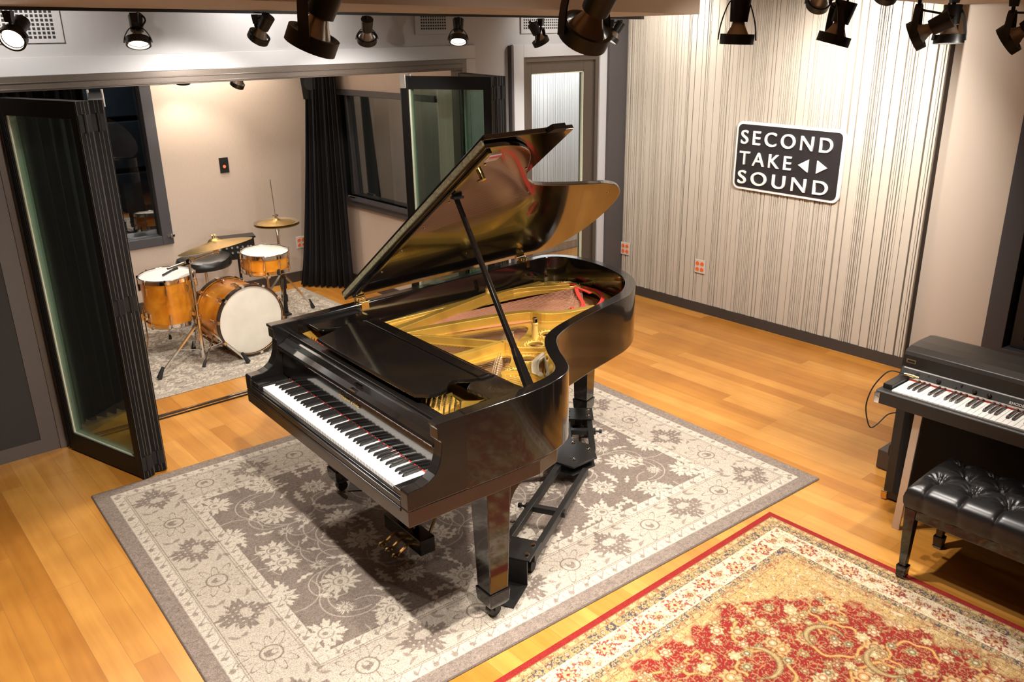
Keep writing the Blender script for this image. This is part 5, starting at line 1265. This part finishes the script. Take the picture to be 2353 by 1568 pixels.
pts[0].z = max(pts[0].z, .765); pts[1].z = max(pts[1].z, .768); pts[2].z = max(pts[2].z, .766)
tag(MB().tube(catmull(pts, 6), .0032, 8).build('audio_cable', RUB, smooth=True), 'thin black cable looping off the left end of the electric piano', 'cable')
q = pts[0]; tag(MB().cyl(q + V((-.012, .03, .002)), q + V((.0, -.012, 0)), .0075, n=12).cyl(q + V((0, -.012, 0)), q + V((.004, -.034, -.002)), .0045, n=10).build('cable_plug', BRASS, smooth=True), 'brass jack plug lying at the left end of the electric piano keys', 'plug')

# ================================================================== BENCH
bx0, bx1, by0, by1 = 3.325, 3.745, .70, 1.352
o = empty('piano_bench', 'black tufted leather piano bench in front of the electric piano', 'bench', ((bx0 + bx1) / 2, (by0 + by1) / 2, 0)); T = Matrix.Translation((-(bx0 + bx1) / 2, -(by0 + by1) / 2, 0))
na, nb = 110, 170; vs = []; fs = []
btn = []
for i in range(3):
    for j in range(6):
        btn.append((3.468 + .11 * i, 1.345 - .14 * j - (.07 if i % 2 == 0 else .0) - .001))
btn = [(x, y) for x, y in btn if by0 + .045 < y < by1 - .045]
def seat_z(x, y):
    ex = min(x - bx0, bx1 - x); ey = min(y - by0, by1 - y); e = min(ex, ey)
    z = .035 * (1 - max(0, 1 - e / .055) ** 2.4) ** .5 if e < .055 else .035
    z += .012 * math.sin(PI * (x - bx0) / (bx1 - bx0)) * 1
    for q_, (cx, cy) in enumerate(btn):
        d = math.hypot(x - cx, y - cy)
        if d < .09:
            an = math.atan2(y - cy, x - cx)
            z -= .030 * math.exp(-(d / .022) ** 1.3); z -= .007 * math.exp(-((d - .03) / .022) ** 2) * (.5 + .5 * math.cos(an * 11 + q_)) + .006 * math.exp(-(d / .05) ** 2)
    # pleats between neighbouring buttons
    for (ax_, ay), (cx, cy) in pleats:
        dx_, dy_ = cx - ax_, cy - ay; L2 = dx_ * dx_ + dy_ * dy_; tt = ((x - ax_) * dx_ + (y - ay) * dy_) / L2
        if -.0 <= tt <= 1.0:
            dd = abs((x - ax_) * dy_ - (y - ay) * dx_) / math.sqrt(L2); z -= .011 * math.exp(-(dd / .008) ** 1.3)
    return z
pleats = []
for i, p in enumerate(btn):
    for q in btn[i + 1:]:
        if abs(abs(p[0] - q[0]) - .11) < .01 and abs(abs(p[1] - q[1]) - .07) < .01: pleats.append((p, q))
for p in btn:
    if p[0] - bx0 < .16: pleats.append((p, (bx0, p[1])))
    if bx1 - p[0] < .09: pleats.append((p, (bx1, p[1])))
    if p[1] - by0 < .07: pleats.append((p, (p[0], by0)))
    if by1 - p[1] < .07: pleats.append((p, (p[0], by1)))
for i in range(na + 1):
    for j in range(nb + 1):
        x = bx0 + (bx1 - bx0) * i / na; y = by0 + (by1 - by0) * j / nb
        vs.append((x, y, .435 + seat_z(x, y)))
for i in range(na):
    for j in range(nb): k = i * (nb + 1) + j; fs.append((k, k + nb + 1, k + nb + 2, k + 1))
# sides down
edge = [i * (nb + 1) for i in range(na + 1)] + [na * (nb + 1) + j for j in range(1, nb + 1)] + [i * (nb + 1) + nb for i in range(na - 1, -1, -1)] + [j for j in range(nb - 1, 0, -1)]
b0 = len(vs); ne = len(edge); cxm, cym = (bx0 + bx1) / 2, (by0 + by1) / 2
for r_, dz in ((.004, .415), (.002, .385), (-.006, .362)):
    for e in edge:
        x, y, z = vs[e]; dxn = (x - cxm) / (bx1 - bx0) * 2; dyn = (y - cym) / (by1 - by0) * 2
        cr_ = -.004 * abs(math.cos((y - 1.274) / .14 * PI)) ** 12 if abs(dxn) > .98 else 0
        vs.append((x + (r_ + cr_) * (1 if dxn > .98 else -1 if dxn < -.98 else 0), y + (r_ + cr_) * (1 if dyn > .98 else -1 if dyn < -.98 else 0), dz))
prev = edge
for L in range(3):
    cur = [b0 + L * ne + i for i in range(ne)]
    for i in range(ne): fs.append((prev[i], prev[(i + 1) % ne], cur[(i + 1) % ne], cur[i]))
    prev = cur
fs.append(tuple(prev))
MB().add(vs, fs).xf(T).build('cushion', LEATH, o, smooth=True)
for cx, cy in btn: MB().lathe([(0, .006), (.007, .004), (.009, 0)], (cx, cy, .435 + seat_z(cx, cy)), (0, 0, 1), 12).xf(T).build('button', LEATH, o, smooth=True)
MB().box(bx0 + .012, bx1 - .012, by0 + .012, by1 - .012, .315, .362).xf(T).build('apron', BLACK, o, bevel=.004)
for x in (bx0 + .03, bx1 - .03):
    for y in (by0 + .03, by1 - .03):
        z0 = .0085 if x < 3.4 else 0.0
        MB().taper((x, y, z0 + .06), (x, y, .362), .030, .050).taper((x, y, z0 + .012), (x, y, z0 + .062), .038, .046).taper((x, y, z0), (x, y, z0 + .014), .034, .044).xf(T).build('leg', BLACK, o, bevel=.003)
for y in (by0, by1): 
    s_ = 1 if y == by1 else -1; MB().cyl((3.5, y - s_ * .01, .34), (3.5, y + s_ * .03, .34), .008).lathe([(0, .03), (.02, .026), (.022, .006), (.0, .0)], (3.5, y + s_ * .02, .34), (0, s_, 0), 16).xf(T).build('height_knob', BLACK, o, smooth=True)
